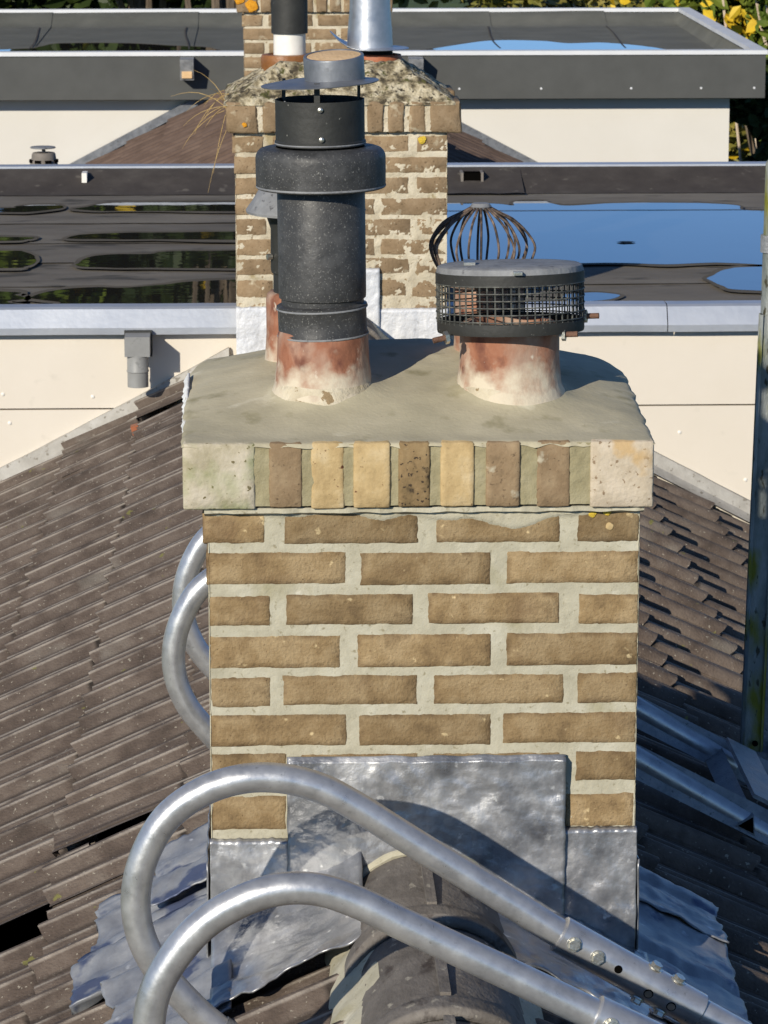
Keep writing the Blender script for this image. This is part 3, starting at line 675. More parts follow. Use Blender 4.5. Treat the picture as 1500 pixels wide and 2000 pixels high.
# --- third chimney
D3 = 11.25
ch3 = thing('brick_chimney', 'farthest chimney, dark brown bricks with orange lichen at the top edge', 'chimney', (.243, 5.47 + D3, 8.0))
chimney_body(ch3, D3, ROWS, 'brick_old', 'mortar_old', .0016, False, .004, 8.4, .012, None, rough=.002)
xs = -.125; i = 0
while xs < .585:
    w_ = [.10, .052, .052, .05, .054, .052, .05, .052, .054, .098][i % 10]
    brick(ch3, xs, xs + w_, CY0 + D3 - .003, CY0 + D3 + .2, 8.898, 8.998, 'brick_old', name='cap_brick', rough=.003, be=.007)
    xs += w_ + .014; i += 1
MB().box((-.118, CY0 + D3 + .006, 8.9005), (.592, CY1 + D3, 8.995)).build('cap_core', 'mortar_old', ch3, smooth=False)
MB().grid(40, 30, lambda u, v: (-.126 + .73 * u, CY0 + D3 - .004 + .598 * v, 8.994 + min(.09, min(min(u, 1 - u) * .5, min(v, 1 - v) * .55)) + .012 * nz(u * 12, v * 12, 9))).build('mortar_cap', 'lichen_stone', ch3)
for (px, pz, rr) in ((-.112, 8.962, .026), (-.052, 8.93, .03), (-.03, 8.985, .024), (-.085, 8.99, .02)):
    MB().lathe([(rr, .0), (rr * .9, .004), (rr * .4, .006), (0, .0065)], (0, 0, 0), 16, None, .3, pz * 7).build('lichen', 'lichen_orange', ch3).matrix_basis = Matrix.Translation((px, 5.1735 + D3, pz)) @ Matrix.Rotation(R(90), 4, 'X')

# ------------------------------------------------------------------ flues and cowls
X, Y = .092, 5.41
fl = thing('flue_cowl', 'tall black flue pipe with wide collar ring and aluminium top on the left front pot', 'flue', (X, Y, 9.13))
lean = Matrix.Rotation(R(-.6), 4, 'Y'); P = Vector((X, Y, 9.13))
def lz(prof_, name, m, n=56, cx=0, cy=0, mtx=None, wob=0, seed=0, ang=35, parent=None):
    return MB().lathe([(r, z - 9.13) for r, z in prof_], P + Vector((cx, cy, 0)), n, (mtx or lean), wob, seed).build(name, m, parent or fl, ang=ang)
tl = Matrix.Rotation(R(-2.2), 4, 'Y')
lz([(.064, 9.126), (.0715, 9.128), (.072, 9.134), (.0705, 9.137), (.0705, 9.170), (.072, 9.173), (.072, 9.178), (.0665, 9.181), (.060, 9.181)], 'collar', 'black_plastic', mtx=tl)
for z_, m_ in ((9.1735, tl), (9.130, tl)): lz([(.0722, z_ - .0012), (.0730, z_ - .0004), (.0730, z_ + .0012), (.0722, z_ + .002)], 'rim_highlight', 'grey_cowl', mtx=m_)  # light grey rings paint the highlights on collar, ring and can edges
lz([(.1026, 9.366), (.1030, 9.3675), (.1026, 9.369)], 'rim_highlight', 'grey_cowl')
lz([(.0716, 9.4335), (.0724, 9.435), (.0716, 9.4365)], 'rim_highlight', 'grey_cowl')
lz([(.0655, 9.178), (.0655, 9.188), (.069, 9.190), (.0695, 9.196), (.0695, 9.375), (.066, 9.38)], 'pipe', 'black_plastic')
lz([(.068, 9.366), (.0985, 9.3635), (.1012, 9.3645), (.1020, 9.367), (.1022, 9.371), (.1026, 9.39), (.1026, 9.412), (.1018, 9.417), (.0995, 9.4215), (.0955, 9.4255), (.090, 9.4275), (.080, 9.4285), (.070, 9.429)], 'collar_ring', 'black_plastic', ang=60)
lz([(.0712, 9.432), (.0718, 9.434), (.0718, 9.438), (.0702, 9.440), (.0702, 9.503), (.0685, 9.503), (.0680, 9.44), (.0, 9.44)], 'top_can', 'black_metal')
for a in (-95, 20, 150):
    a = R(a); p = P + lean @ Vector((.0655 * math.cos(a), .0655 * math.sin(a), .335))
    MB().obox(p + Vector((0, 0, .032)), ((-math.sin(a), math.cos(a), 0), (math.cos(a), math.sin(a), 0), (0, 0, 1)), (.0045, .001, .036)).build('leg', 'black_metal', fl)
for dz in (.362, .316):
    p = P + Vector((-.004 + (.358 - dz) * .04, -.0712, dz)); MB().lathe([(.0042, 0), (.0042, .0025), (.0018, .004), (0, .004)], (0, 0, 0), 12).build('screw', 'bolt', fl).matrix_basis = Matrix.Translation(p) @ Matrix.Rotation(R(90), 4, 'X')
MB().box((X - .060, Y - .0405, 9.436), (X - .058, Y - .0355, 9.503)).build('seam', 'alu_dull', fl)
tf = Matrix.Rotation(R(-3.2), 4, 'Y')
fo = MB().lathe([(.0, -.001), (.060, -.001), (.092, -.0045), (.0925, -.003), (.060, .002), (.0, .002)], P + Vector((-.004, 0, .401)), 56, tf, .02, 4).build('flange', 'zinc', fl)
MB().lathe([(.0475, .0), (.0475, .040), (.0468, .042), (.043, .042), (.0425, .030)], P + Vector((.020, 0, .400)), 48, tf @ Matrix.Rotation(R(7), 4, 'X')).build('top_ring', 'zinc', fl)
MB().lathe([(.0440, .0405), (.03, .0415), (.0, .042)], P + Vector((.020, 0, .400)), 40, tf @ Matrix.Rotation(R(7), 4, 'X')).build('top_fill', 'sand', fl)

X, Y = .391, 5.41
mc = thing('mesh_cowl', 'round black wire mesh cowl with flat lid on the right front pot', 'cowl', (X, Y, 9.13))
tm = Matrix.Rotation(R(-1.0), 4, 'Y') @ Matrix.Rotation(R(-4.0), 4, 'X'); P = Vector((X, Y, 9.13))
def mz(prof_, name, m, n=56, ang=35, wob=0): return MB().lathe(prof_, P, n, tm, wob, 3).build(name, m, mc, ang=ang)
RM = .116
mz([(RM - .002, .082), (RM + .0015, .083), (RM + .0015, .101), (RM - .001, .108), (RM - .006, .1105), (.085, .112), (.0, .114)], 'lid', 'grey_cowl')
mz([(RM - .003, .062 + .020), (RM + .0025, .082), (RM + .0025, .099), (RM - .0005, .1)], 'lid_rim', 'black_metal')
mz([(RM - .004, .004), (RM + .001, .004), (RM + .002, .008), (RM + .002, .022), (RM, .024), (RM - .003, .023)], 'bottom_band', 'black_metal', wob=.01)
wm = MB()
for k in range(58):
    a = 2 * math.pi * k / 58; r = RM + .0005
    wm.tube([P + tm @ Vector((r * math.cos(a) + .0006 * nz(k, z * 40), r * math.sin(a), z)) for z in (.02, .05, .085)], .0013, 5)
for j in range(6):
    z = .026 + j * .0112
    wm.tube([P + tm @ Vector(((RM + .002) * math.cos(2 * math.pi * k / 66), (RM + .002) * math.sin(2 * math.pi * k / 66), z + .0006 * nz(k * .6, j))) for k in range(67)], .0012, 5)
wm.build('wire_mesh', 'dark_wire', mc)
for (px, pz, ang_) in ((.288, 9.137, 195), (.465, 9.140, -8), (.505, 9.158, 10)):
    d = Vector((math.cos(R(ang_)), -.25, -.18 if ang_ > 100 else .06)).normalized(); p = Vector((px, 5.33 if px < .5 else 5.40, pz))
    bo = MB().tube([p, p + d * .026], .0046, 10).build('bolt', 'rust', mc)
    MB().tube([p + d * .001, p + d * .007], .0105, 6).build('nut', 'bolt', bo)
MB().obox(P + Vector((.002, -.112, .112)), ((1, 0, 0), (0, 1, 0), (0, 0, 1)), (.007, .008, .0025)).build('clip', 'bolt', mc)
MB().obox(P + Vector((-.068, -.02, .116)), ((1, 0, 0), (0, 1, .1), (0, 0, 1)), (.009, .012, .003)).build('clip', 'bolt', mc)

hc = thing('hat_cowl', 'small grey hat shaped cowl half hidden behind the black flue pipe', 'cowl', (.068, 5.62, 9.16))
def hz(prof_, name, m, n=44): return MB().lathe(prof_, (.068, 5.62, 0), n).build(name, m, hc)
hz([(.045, 9.300), (.092, 9.300), (.0975, 9.299), (.0985, 9.303), (.096, 9.307), (.088, 9.318), (.076, 9.338), (.066, 9.347), (.0, 9.350)], 'hat', 'grey_cowl')
hz([(.057, 9.20), (.058, 9.205), (.058, 9.272), (.064, 9.29), (.068, 9.302)], 'neck', 'black_metal')
hz([(.054, 9.150), (.054, 9.21), (.058, 9.212)], 'pipe', 'black_metal')
MB().tube([(.012, 5.60, 9.228), (.004, 5.597, 9.228)], .005, 8).build('screw', 'bolt', hc)

cg = thing('balloon_guard', 'rusty wire balloon guard behind the mesh cowl', 'chimney guard', (.356, 5.63, 9.19))
q = random.Random(4)
for k in range(20):
    a = 2 * math.pi * k / 20 + q.uniform(-.1, .1); rr = .082 + q.uniform(-.008, .008); tw = q.uniform(-.12, .12); zt = 9.306
    pr = [(.012, zt), (.030, zt - .010), (.060 + q.uniform(-.006, .004), zt - .028), (rr, zt - .060), (rr * .96, zt - .085), (rr * .80, zt - .110), (.058, zt - .128)]
    pts = [Vector((.356 + r * math.cos(a + tw * i / 6), 5.63 + r * math.sin(a + tw * i / 6), z)) for i, (r, z) in enumerate(pr)]
    MB().tube(smooth_path(pts, 4), .0021, 6).build('wire', 'rusty_wire', cg)
MB().lathe([(.0, 9.302), (.016, 9.302), (.018, 9.306), (.014, 9.311), (.0, 9.312)], (.356, 5.63, 0), 20).build('hub', 'grey_cowl', cg)
MB().lathe([(.056, 9.176), (.060, 9.176), (.060, 9.182), (.056, 9.182), (.056, 9.176)], (.356, 5.63, 0), 30).build('ring', 'rusty_wire', cg)

# flues on the second chimney
Y2 = 5.46 + D2
f2 = thing('flue_pipe', 'white flue pipe with black upper section on the second chimney', 'flue', (.09, Y2, 9.12))
MB().lathe([(.052, 9.10), (.0515, 9.192)], (.085, Y2, 0), 40).build('white_pipe', 'white_pvc', f2)
MB().lathe([(.048, 9.19), (.0585, 9.19), (.0585, 9.55), (.05, 9.56)], (.085, Y2, 0), 40).build('black_pipe', 'black_metal', f2)
MB().lathe([(.0585, 9.55), (.09, 9.545), (.092, 9.555), (.06, 9.60), (0, 9.61)], (.085, Y2, 0), 40).build('cap', 'black_metal', f2)
f3 = thing('flue_cone', 'shiny aluminium flue cone with flared brim on the second chimney', 'flue', (.345, Y2, 9.12))
def brim(u, v):
    a = 2 * math.pi * u; r = .062 + .058 * v; up = .055 * max(0, -math.cos(a)) ** 3 * v * v - .004 * v
    rr = r * (1 + .12 * max(0, -math.cos(a)) * v)
    return (.348 + rr * math.cos(a), Y2 + rr * math.sin(a), 9.145 + up)
MB().grid(48, 8, brim).build('brim', 'alu_cowl', f3, solid=.002)
MB().lathe([(.074, 9.143), (.072, 9.19), (.066, 9.26), (.062, 9.36), (.058, 9.362), (.055, 9.20)], (.343, Y2, 0), 48).build('cone', 'alu_cowl', f3)
MB().lathe([(.056, 9.11), (.056, 9.145)], (.36, Y2, 0), 40).build('spigot', 'black_soot', f3)

# dry grass on the second chimney
gr = thing('grass_tuft', 'dry straw coloured grass tuft growing from the left side of the second chimney cap', 'grass', (-.125, 5.2 + D2, 8.93))
q = random.Random(11)
for k in range(14):
    p = Vector((-.115 + q.uniform(-.012, .02), CY0 + D2 + q.uniform(-.005, .25), 8.925 + q.uniform(0, .09)))
    a = q.uniform(100, 265); L_ = q.uniform(.07, .21) if q.random() < .8 else q.uniform(.22, .34)
    d = Vector((math.cos(R(a)) * 1.0, q.uniform(-.5, .25), math.sin(R(a)) * .9 + .35)).normalized(); pts = [p]
    for i in range(7):
        d = (d + Vector((-.02, 0, -.13 - .12 * q.random()))).normalized(); pts.append(pts[-1] + d * L_ / 7)
    if q.random() < .25: pts = [p + (x - p) * 1 for x in pts]
    MB().tube(pts, [.0011] * 5 + [.0008, .0006, .0003], 5).build('stalk', 'straw', gr)

# ------------------------------------------------------------------ roof ladders with ridge hooks
HOOK = [(-.052, 8.152), (-.097, 8.187), (-.139, 8.232), (-.172, 8.276), (-.193, 8.328), (-.197, 8.384), (-.183, 8.443), (-.150, 8.500), (-.098, 8.539), (-.041, 8.558),
        (.016, 8.559), (.072, 8.545), (.125, 8.517), (.208, 8.462), (.36, 8.362), (.43, 8.315), (.552, 8.240), (.669, 8.172)]
HOOK2 = [(-.03, 8.152), (-.07, 8.185), (-.115, 8.225), (-.146, 8.262), (-.163, 8.309), (-.160, 8.378), (-.138, 8.432), (-.096, 8.486), (-.045, 8.521), (.010, 8.540), (.064, 8.540), (.119, 8.521), (.188, 8.485), (.327, 8.415), (.466, 8.344), (.70, 8.225)]
TR = .0222
def ladder(name, hooks, label, front):
    root = thing(name, label, 'ladder', (XR, sum(h[0] for h in hooks) / 2, 8.3))
    for (y, pts, dx) in hooks:
        path = smooth_path([(x + dx, y, z) for x, z in pts], 6)
        hk = MB().tube(path, TR, 24).build('hook', 'alu_tube', root, ang=50)
        e = path[0]; t = (path[1] - path[0]).normalized(); MB().tube([e - t * .004, e + t * .03], TR + .0012, 24).build('end_plug', 'alu_dull', hk)
        # straight leg with sleeve down the right slope
        x0 = .425 if pts is HOOK else .45
        i0 = min(range(len(path)), key=lambda i: abs(path[i].x - x0)); a = path[i0]; d = (path[-1] - a).normalized()
        sl = MB().tube([a, a + d * .002, a + d * .245, a + d * .247], [TR + .0035, TR + .0062, TR + .0062, TR + .0035], 28).build('sleeve', 'alu_tube', root, ang=30)
        MB().tube([a + d * .2, a + d * .62], TR + .0012, 24).build('leg', 'alu_tube', root, ang=50)
        up = Vector((-d.z, 0, d.x)) if d.x > 0 else Vector((0, 0, 1)); fr = Vector((0, -1, 0))
        if front:
            RS = TR + .006
            def bolt(s, n_, m='bolt'):
                p = a + d * s + n_ * (RS - .001)
                MB().tube([p, p + n_ * .0085], .0088, 6).build('bolt', m, sl, smooth=False)
                MB().tube([p, p + n_ * .0025], .0115, 16).build('washer', m, sl)
            nf = (fr + up * .12).normalized()
            bolt(.022, nf); bolt(.063, nf)
            for s in (.152, .192): bolt(s, (up + fr * .15).normalized()); bolt(s, (-up + fr * .45).normalized())
            for s in (.099,): MB().tube([a + d * s + nf * (RS - .004), a + d * s + nf * (RS + .0006)], .0062, 18).build('hole', 'void', sl)
            for s in (.158, .198):
                n2 = (fr - up * .25).normalized(); p = a + d * s + n2 * (RS - .003)
                MB().tube([p, p + n2 * .0036], .0074, 18).build('hole', 'void', sl); MB().tube([p + n2 * .001, p + n2 * .0042], .0060, 14).build('rivet', 'bolt', sl)
    ys = [h[0] for h in hooks]; u = Vector((CS, 0, -SN)); nr = Vector((SN, 0, CS))
    s0 = 1.1 if front else .42
    for y in ys:       # triangular rails
        mb = MB(); A = Vector((XR, y, ZR)) + u * s0 + nr * .078; B = Vector((XR, y, ZR)) + u * 3.2 + nr * .078
        tri = [Vector((0, -.030, 0)), Vector((0, .030, 0)), nr * .056]
        mb.add([A + k for k in tri] + [B + k for k in tri], [(0, 3, 5, 2), (1, 2, 5, 4), (0, 1, 4, 3), (0, 2, 1), (3, 4, 5)]); mb.build('rail', 'alu_dull', root, smooth=False)
    for k in range(9):
        s = s0 + (.09 if front else .29) + k * .27
        c = Vector((XR, 0, ZR)) + u * s + nr * .098
        tri = [u * -.022 - nr * .016, u * .022 - nr * .016, nr * .020]
        y0, y1 = min(ys) - .028, max(ys) + .028
        MB().add([c + Vector((0, y0, 0)) + k2 for k2 in tri] + [c + Vector((0, y1, 0)) + k2 for k2 in tri], [(0, 2, 5, 3), (1, 4, 5, 2), (0, 3, 4, 1), (0, 1, 2), (3, 5, 4)]).build('rung', 'alu_dull', root, smooth=False)
        tri2 = [p * .78 for p in tri]
        MB().add([c + Vector((0, y0 - .001, 0)) + k2 for k2 in tri2], [(0, 1, 2)]).build('rung_end', 'void', root, smooth=False)
    return root
ladder('roof_ladder', [(4.86, HOOK, 0), (4.40, HOOK2, 0)], 'aluminium roof ladder with two big bent hooks over the ridge in front of the chimney', True)
rl = ladder('roof_ladder', [(6.30, HOOK, .02), (6.75, HOOK, .028)], 'aluminium roof ladder with triangular rails hooked over the ridge behind the near chimney', False)
u = Vector((CS, 0, -SN)); nr = Vector((SN, 0, CS))
MB().obox(Vector((.895, 6.52, roof_z(.895))) + nr * .142, ((CS, 0, -SN), (0, 1, 0), (SN, 0, CS)), (.033, .20, .004)).build('cross_plate', 'alu_dull', rl, smooth=False)
MB().obox((1.10, 6.90, 7.975), ((1, 0, 0), (0, 1, 0), (0, 0, 1)), (.14, .035, .035)).build('bracket', 'alu_dull', rl, smooth=False)

# guard post at the right edge
ps = thing('guard_post', 'weathered aluminium guard post with yellow green moss at the right edge', 'post', (1.02, 6.88, 7.98))
def post_piece(name, m, x0, x1, z0, z1, y, w, d, be=.006):
    v = []
    for (cx, z) in ((x0, z0), (x1, z1)):
        for (sx, sy) in ((-1, -1), (1, -1), (1, 1), (-1, 1)):
            for (bx, by) in (((1, 0), (0, 1)) if sx * sy > 0 else ((0, 1), (1, 0))):
                v.append((cx + sx * (w / 2 - be * bx), y + sy * (d / 2 - be * by), z))
    n = 8; f = [tuple(reversed(range(n))), tuple(range(n, 2 * n))] + [(i, (i + 1) % n, (i + 1) % n + n, i + n) for i in range(n)]
    return MB().add(v, f).build(name, m, ps, ang=20)
post_piece('lower_profile', 'alu_moss', 1.006, 1.026, 7.985, 8.93, 6.88, .046, .03)
post_piece('side_profile', 'alu_dull', 1.041, 1.061, 7.985, 8.93, 6.905, .030, .04)
MB().tube([(1.028, 6.89, 8.88), (1.032, 6.89, 9.235), (1.034, 6.89, 9.25)], [.022, .022, .012], 20).build('upper_tube', 'alu_moss', ps)
MB().tube([(1.029, 6.89, 9.055), (1.029, 6.89, 9.09)], .026, 20).build('collar', 'alu_dull', ps)
MB().tube([(1.012, 6.865, 8.03), (1.012, 6.86, 8.03)], .006, 12).build('bolt_hole', 'void', ps)
MB().tube([(1.045, 6.86, 8.01), (1.09, 6.86, 8.03)], .013, 14).build('coupling', 'alu_dull', ps)

# ------------------------------------------------------------------ cream dormer with flat roof
dA = thing('dormer', 'cream clad dormer with puddled flat roof and pale metal coping, behind the near chimney', 'dormer', (XR, 12.5, 7.0))
for (x0, x1, s) in ((-2.35, -.088, 1), (.576, 2.85, 2)):
    MB().box((x0, 11.0, 7.0), (x1, 11.02, 7.987)).build('cladding_panel', 'cream', dA, smooth=False)
    MB().box((x0, 11.0, 7.9925), (x1, 11.02, 8.262)).build('cladding_panel', 'cream', dA, smooth=False)
    MB().box((x0 + .003, 11.022, 6.9), (x1, 11.05, 8.265)).build('backing', 'void', dA, smooth=False)
for (x, z) in ((-.85, 8.04), (-.83, 7.945), (1.35, 7.90), (1.57, 7.74), (1.62, 7.95), (-.56, 8.03), (1.05, 8.05)):
    MB().lathe([(.006, 0), (.006, .002), (.003, .0035), (0, .0036)], (0, 0, 0), 10).build('screw', 'white_pvc', dA).matrix_basis = Matrix.Translation((x, 11.0, z)) @ Matrix.Rotation(R(90), 4, 'X')
def coping(root, x0, x1, seed):
    def f(u, v):
        x = x0 + (x1 - x0) * u
        pr = [(10.975, 8.236), (10.955, 8.240), (10.952, 8.262), (10.985, 8.318), (11.0, 8.324), (11.06, 8.325), (11.066, 8.30)]
        y, z = pr[round(v * 6)]
        return (x, y + .002 * nz(x * 3, v * 2, seed), z + .0015 * nz(x * 4, seed))
    return MB().grid(int((x1 - x0) / .05) + 1, 6, f).build('coping', 'coping', root, ang=15)
coping(dA, -2.4, -.090, 1); coping(dA, .577, 1.2985, 2); coping(dA, 1.3015, 2.9, 3)
ye = [11.055, 11.62, 12.20, 12.72, 13.30, 14.22]
for (x0, x1) in ((-2.33, 2.83),):
    for i in range(5):
        def f(u, v, i=i):
            x = x0 + (x1 - x0) * u; y = ye[i] + (ye[i + 1] + .06 - ye[i]) * v + .008 * nz(x * 1.3, i)
            return (x, y, 8.296 + .004 * (1 - v) + .0022 * nz(x * 1.5, y * 3, i) + .002 * nz(x * 5, y * 7, i))
        MB().grid(110, 8, f).build('bitumen_sheet', 'bitumen', dA)
MB().box((-2.30, 11.07, 8.10), (2.80, 14.56, 8.285)).build('roof_slab', 'bitumen_dark', dA, smooth=False)
# far upstand with thin edge trim
def up_(u, v):
    x = -2.36 + 5.22 * u; pr = [(14.22, 8.299), (14.28, 8.309), (14.38, 8.342), (14.47, 8.372), (14.50, 8.380), (14.57, 8.378)]
    y, z = pr[round(v * 5)]; return (x, y + .004 * nz(x * 3, v * 4), z + .002 * nz(x * 5, 3))
MB().grid(90, 5, up_).build('upstand', 'bitumen_dark', dA, ang=50)
MB().box((-2.36, 14.497, 8.3795), (2.86, 14.585, 8.388)).build('edge_trim', 'coping', dA, smooth=False)
MB().box((-.760, 14.35, 8.336), (-.739, 14.43, 8.376)).build('overflow_pipe', 'white_pvc', dA, smooth=False)
ov = MB().box((.832, 14.345, 8.335), (.908, 14.42, 8.370)).build('overflow_opening', 'void', dA, smooth=False)
for xx in (.828, .912): MB().box((xx - .005, 14.335, 8.330), (xx + .005, 14.43, 8.374)).build('opening_edge', 'grey_vent', ov, smooth=False)
MB().grid(10, 6, lambda u, v: (1.08 - .36 * u, 14.17 + .30 * v, 8.303 + .066 * max(0, v - .2) / .8 + .004 + .003 * nz(u * 5, v * 5)), flip=True).build('patch', 'bitumen_dark', dA)
for (x0, x1) in ((-2.36, -2.31), (2.81, 2.86)):
    MB().box((x0, 11.07, 7.0), (x1, 14.46, 8.36)).build('cladding_panel', 'cream', dA, smooth=False)
MB().grid(60, 1, lambda u, v: (.59 + 1.6 * u, 13.58 + .014 * v + .006 * nz(u * 9, 2), 8.3075)).build('sheet_lap', 'bitumen_dark', dA)
# slope flashing strips against the dormer wall
for side, xa, xb in ((-1, XR - .36, XR - 2.6), (1, XR + .36, XR + 2.6)):
    def f(u, v, side=side, xa=xa, xb=xb):
        x = xa + (xb - xa) * u; pr = [(10.90, .034), (10.945, .040), (10.965, .052), (10.978, .094 + .006 * nz(x * 5, 8)), (10.990, .096 + .006 * nz(x * 5, 8)), (10.999, .094)]
        y, h = pr[round(v * 5)]; st = .004 * math.floor(u * 7)
        return (x, y + .004 * nz(x * 6, 2), roof_z(x) + h + .002 * nz(x * 9, side))
    MB().grid(80, 5, f, flip=side < 0).build('slope_flashing', 'grey_flashing', dA, ang=40)
# rain spout on the left wall
sp = MB().box((-.448, 10.84, 8.186), (-.368, 11.0, 8.250)).build('spout', 'grey_pvc', dA, smooth=False)
MB().box((-.452, 10.93, 8.172), (-.364, 10.998, 8.2555)).build('spout_flange', 'black_metal', sp, smooth=False)
MB().lathe([(.030, 8.085), (.0335, 8.085), (.0335, 8.132), (.0355, 8.134), (.0355, 8.138), (.034, 8.14), (.034, 8.189)], (-.408, 10.873, 0), 30).build('spout_pipe', 'grey_pvc', sp)

def puddle(pts, z, label, n=6):
    P_ = smooth_path([(x, y, z) for x, y in pts] + [(pts[0][0], pts[0][1], z)], n)[:-1]
    Q = []
    for p in P_:
        k = .012
        Q.append((p.x + k * nz(p.x * 9, p.y * 9, 1), p.y + k * nz(p.x * 9, p.y * 9, 6), z))
    o = MB().add(Q, [tuple(range(len(Q)))]).build('puddle', 'water', None, smooth=False)
    cx_ = sum(p[0] for p in Q) / len(Q); cy_ = sum(p[1] for p in Q) / len(Q)
    D = []
    for i, p in enumerate(Q):
        a_, b_ = Vector(Q[i - 1]), Vector(Q[(i + 1) % len(Q)]); t_ = (b_ - a_).normalized(); n_ = Vector((t_.y, -t_.x, 0))
        if n_.dot(Vector((p[0] - cx_, p[1] - cy_, 0))) < 0: n_ = -n_
        D.append((p[0] + n_.x * (.02 + .018 * nz(p[0] * 4, p[1] * 4)), p[1] + n_.y * (.05 + .04 * nz(p[0] * 3, p[1] * 3, 5)), z - .0007))
    dm = MB().add(D, [tuple(range(len(D)))]).build('damp_rim', 'bitumen_wet', o, smooth=False)
    if dm.data.polygons[0].normal.z < 0: dm.data.flip_normals()
    nrm = o.data.polygons[0].normal
    if nrm.z < 0: o.data.flip_normals()
    tag(o, label, 'puddle', 'rain puddles on the flat roofs', 'structure'); return o
ZP = 8.3062
puddle([(-.77, 13.71), (-.71, 13.77), (-.65, 13.87), (-.53, 13.92), (-.35, 13.94), (.2, 13.95), (.2, 13.64), (-.44, 13.63), (-.64, 13.64)], ZP, 'long thin dark puddle nearest the far upstand, left of the second chimney')
puddle([(-1.6, 13.66), (-1.05, 13.74), (-1.0, 13.8), (-.92, 13.85), (-.82, 13.83), (-.82, 13.73), (-.93, 13.63), (-1.05, 13.62), (-1.6, 13.58)], ZP, 'small dark puddle near the far upstand at the left edge')
puddle([(-.74, 12.81), (-.69, 12.92), (-.57, 12.96), (-.38, 12.97), (.2, 12.99), (.2, 12.76), (-.41, 12.78), (-.64, 12.79)], ZP, 'narrow strip puddle second from the far upstand, left of the second chimney')
puddle([(-1.6, 12.9), (-.93, 12.86), (-.86, 12.83), (-.89, 12.79), (-.98, 12.75), (-1.6, 12.73)], ZP, 'thin sliver of puddle halfway along the left edge of the flat roof')
puddle([(-.67, 12.11), (-.64, 12.26), (-.58, 12.36), (-.42, 12.38), (-.37, 12.44), (-.22, 12.45), (.2, 12.45), (.2, 12.02), (-.39, 12.02), (-.61, 12.04)], ZP, 'tree reflecting puddle second from the near coping, left of the second chimney')
puddle([(-1.6, 12.5), (-.96, 12.48), (-.87, 12.45), (-.82, 12.32), (-.81, 12.19), (-.84, 12.07), (-.93, 12.03), (-1.6, 12.0)], ZP, 'rounded tree reflecting puddle at the left edge of the flat roof')
puddle([(-.78, 11.32), (-.75, 11.41), (-.67, 11.52), (-.57, 11.56), (-.48, 11.54), (-.34, 11.61), (-.21, 11.69), (.2, 11.72), (.2, 11.08), (-.53, 11.09), (-.69, 11.09), (-.67, 11.21), (-.72, 11.26)], ZP, 'large tree reflecting puddle along the near coping, left of the second chimney')
puddle([(-1.6, 11.55), (-.89, 11.47), (-.83, 11.39), (-.79, 11.31), (-.85, 11.24), (-.83, 11.1), (-1.6, 11.09)], ZP, 'dark puddle in the near left corner along the coping')
puddle([(.6, 13.86), (.92, 13.83), (1.0, 13.76), (1.02, 13.90), (1.13, 13.92), (1.16, 13.81), (1.22, 13.74), (1.41, 13.82), (1.6, 13.83), (1.79, 13.8), (1.9, 13.73), (1.94, 13.56), (2.3, 13.46), (2.2, 12.02), (1.6, 12.08), (1.42, 12.05), (1.24, 12.09), (.97, 12.06), (.5, 12.01)], ZP, 'big blue sky reflecting puddle right of the second chimney')
puddle([(1.52, 11.69), (1.57, 11.81), (1.62, 11.92), (1.72, 11.97), (2.2, 11.96), (2.2, 11.36), (1.64, 11.41), (1.55, 11.51)], ZP, 'blue puddle beside the guard post, near the right coping')
puddle([(1.0, 11.34), (1.1, 11.38), (1.17, 11.34), (1.17, 11.29), (1.12, 11.21), (1.0, 11.18)], ZP, 'small blue puddle just right of the mesh cowl')
lf = MB().grid(6, 3, lambda u, v: (1.30 + .075 * u, 12.62 + .06 * (v - .5) * math.sin(math.pi * u), ZP + .002 + .003 * abs(nz(u * 4, v * 3)))).build('fallen_leaf', 'bark', None)
tag(lf, 'dark dead leaf floating in the big blue puddle', 'leaf')

# ------------------------------------------------------------------ far dormer with dark fascia
dB = thing('dormer', 'far dormer with white wall, dark grey fascia and white coping', 'dormer', (XR, 22.5, 7.0))
XB0, XB1, YB0, YB1 = -2.55, 3.005, 20.6, 24.45
MB().box((-2.35, 20.76, 6.5), (2.815, 20.80, 8.30)).build('wall', 'white_wall', dB, smooth=False)
MB().box((2.795, 20.81, 6.5), (2.812, 24.3, 8.2)).build('wall', 'white_wall', dB, smooth=False)
MB().box((XB0, YB0, 8.105), (XB1, YB0 + .03, 8.364)).build('fascia', 'fascia', dB, smooth=False)
MB().box((XB1 - .03, YB0 + .031, 8.105), (XB1, YB1, 8.364)).build('fascia', 'fascia', dB, smooth=False)
MB().box((XB0, YB0 + .031, 8.105), (XB0 + .03, YB1, 8.364)).build('fascia', 'fascia', dB, smooth=False)
MB().box((XB0 + .031, YB0 + .032, 8.10), (XB1 - .031, YB1, 8.13)).build('soffit', 'fascia', dB, smooth=False)
MB().box((XB0 - .01, YB0 - .012, 8.3655), (XB1 + .012, YB0 + .075, 8.390)).build('coping', 'coping_white', dB, smooth=False)
MB().box((XB1 - .075, YB0 + .0765, 8.3655), (XB1 + .012, YB1 + .01, 8.390)).build('coping', 'coping_white', dB, smooth=False)
MB().box((XB0 - .01, YB0 + .0765, 8.3655), (XB0 + .075, YB1 + .01, 8.390)).build('coping', 'coping_white', dB, smooth=False)
MB().box((XB0 + .0765, YB1 - .075, 8.3655), (XB1 - .0765, YB1 + .01, 8.390)).build('coping', 'coping_white', dB, smooth=False)
xs = [XB0 + .03, -1.52, -.50, .52, 1.54, 2.35, XB1 - .03]
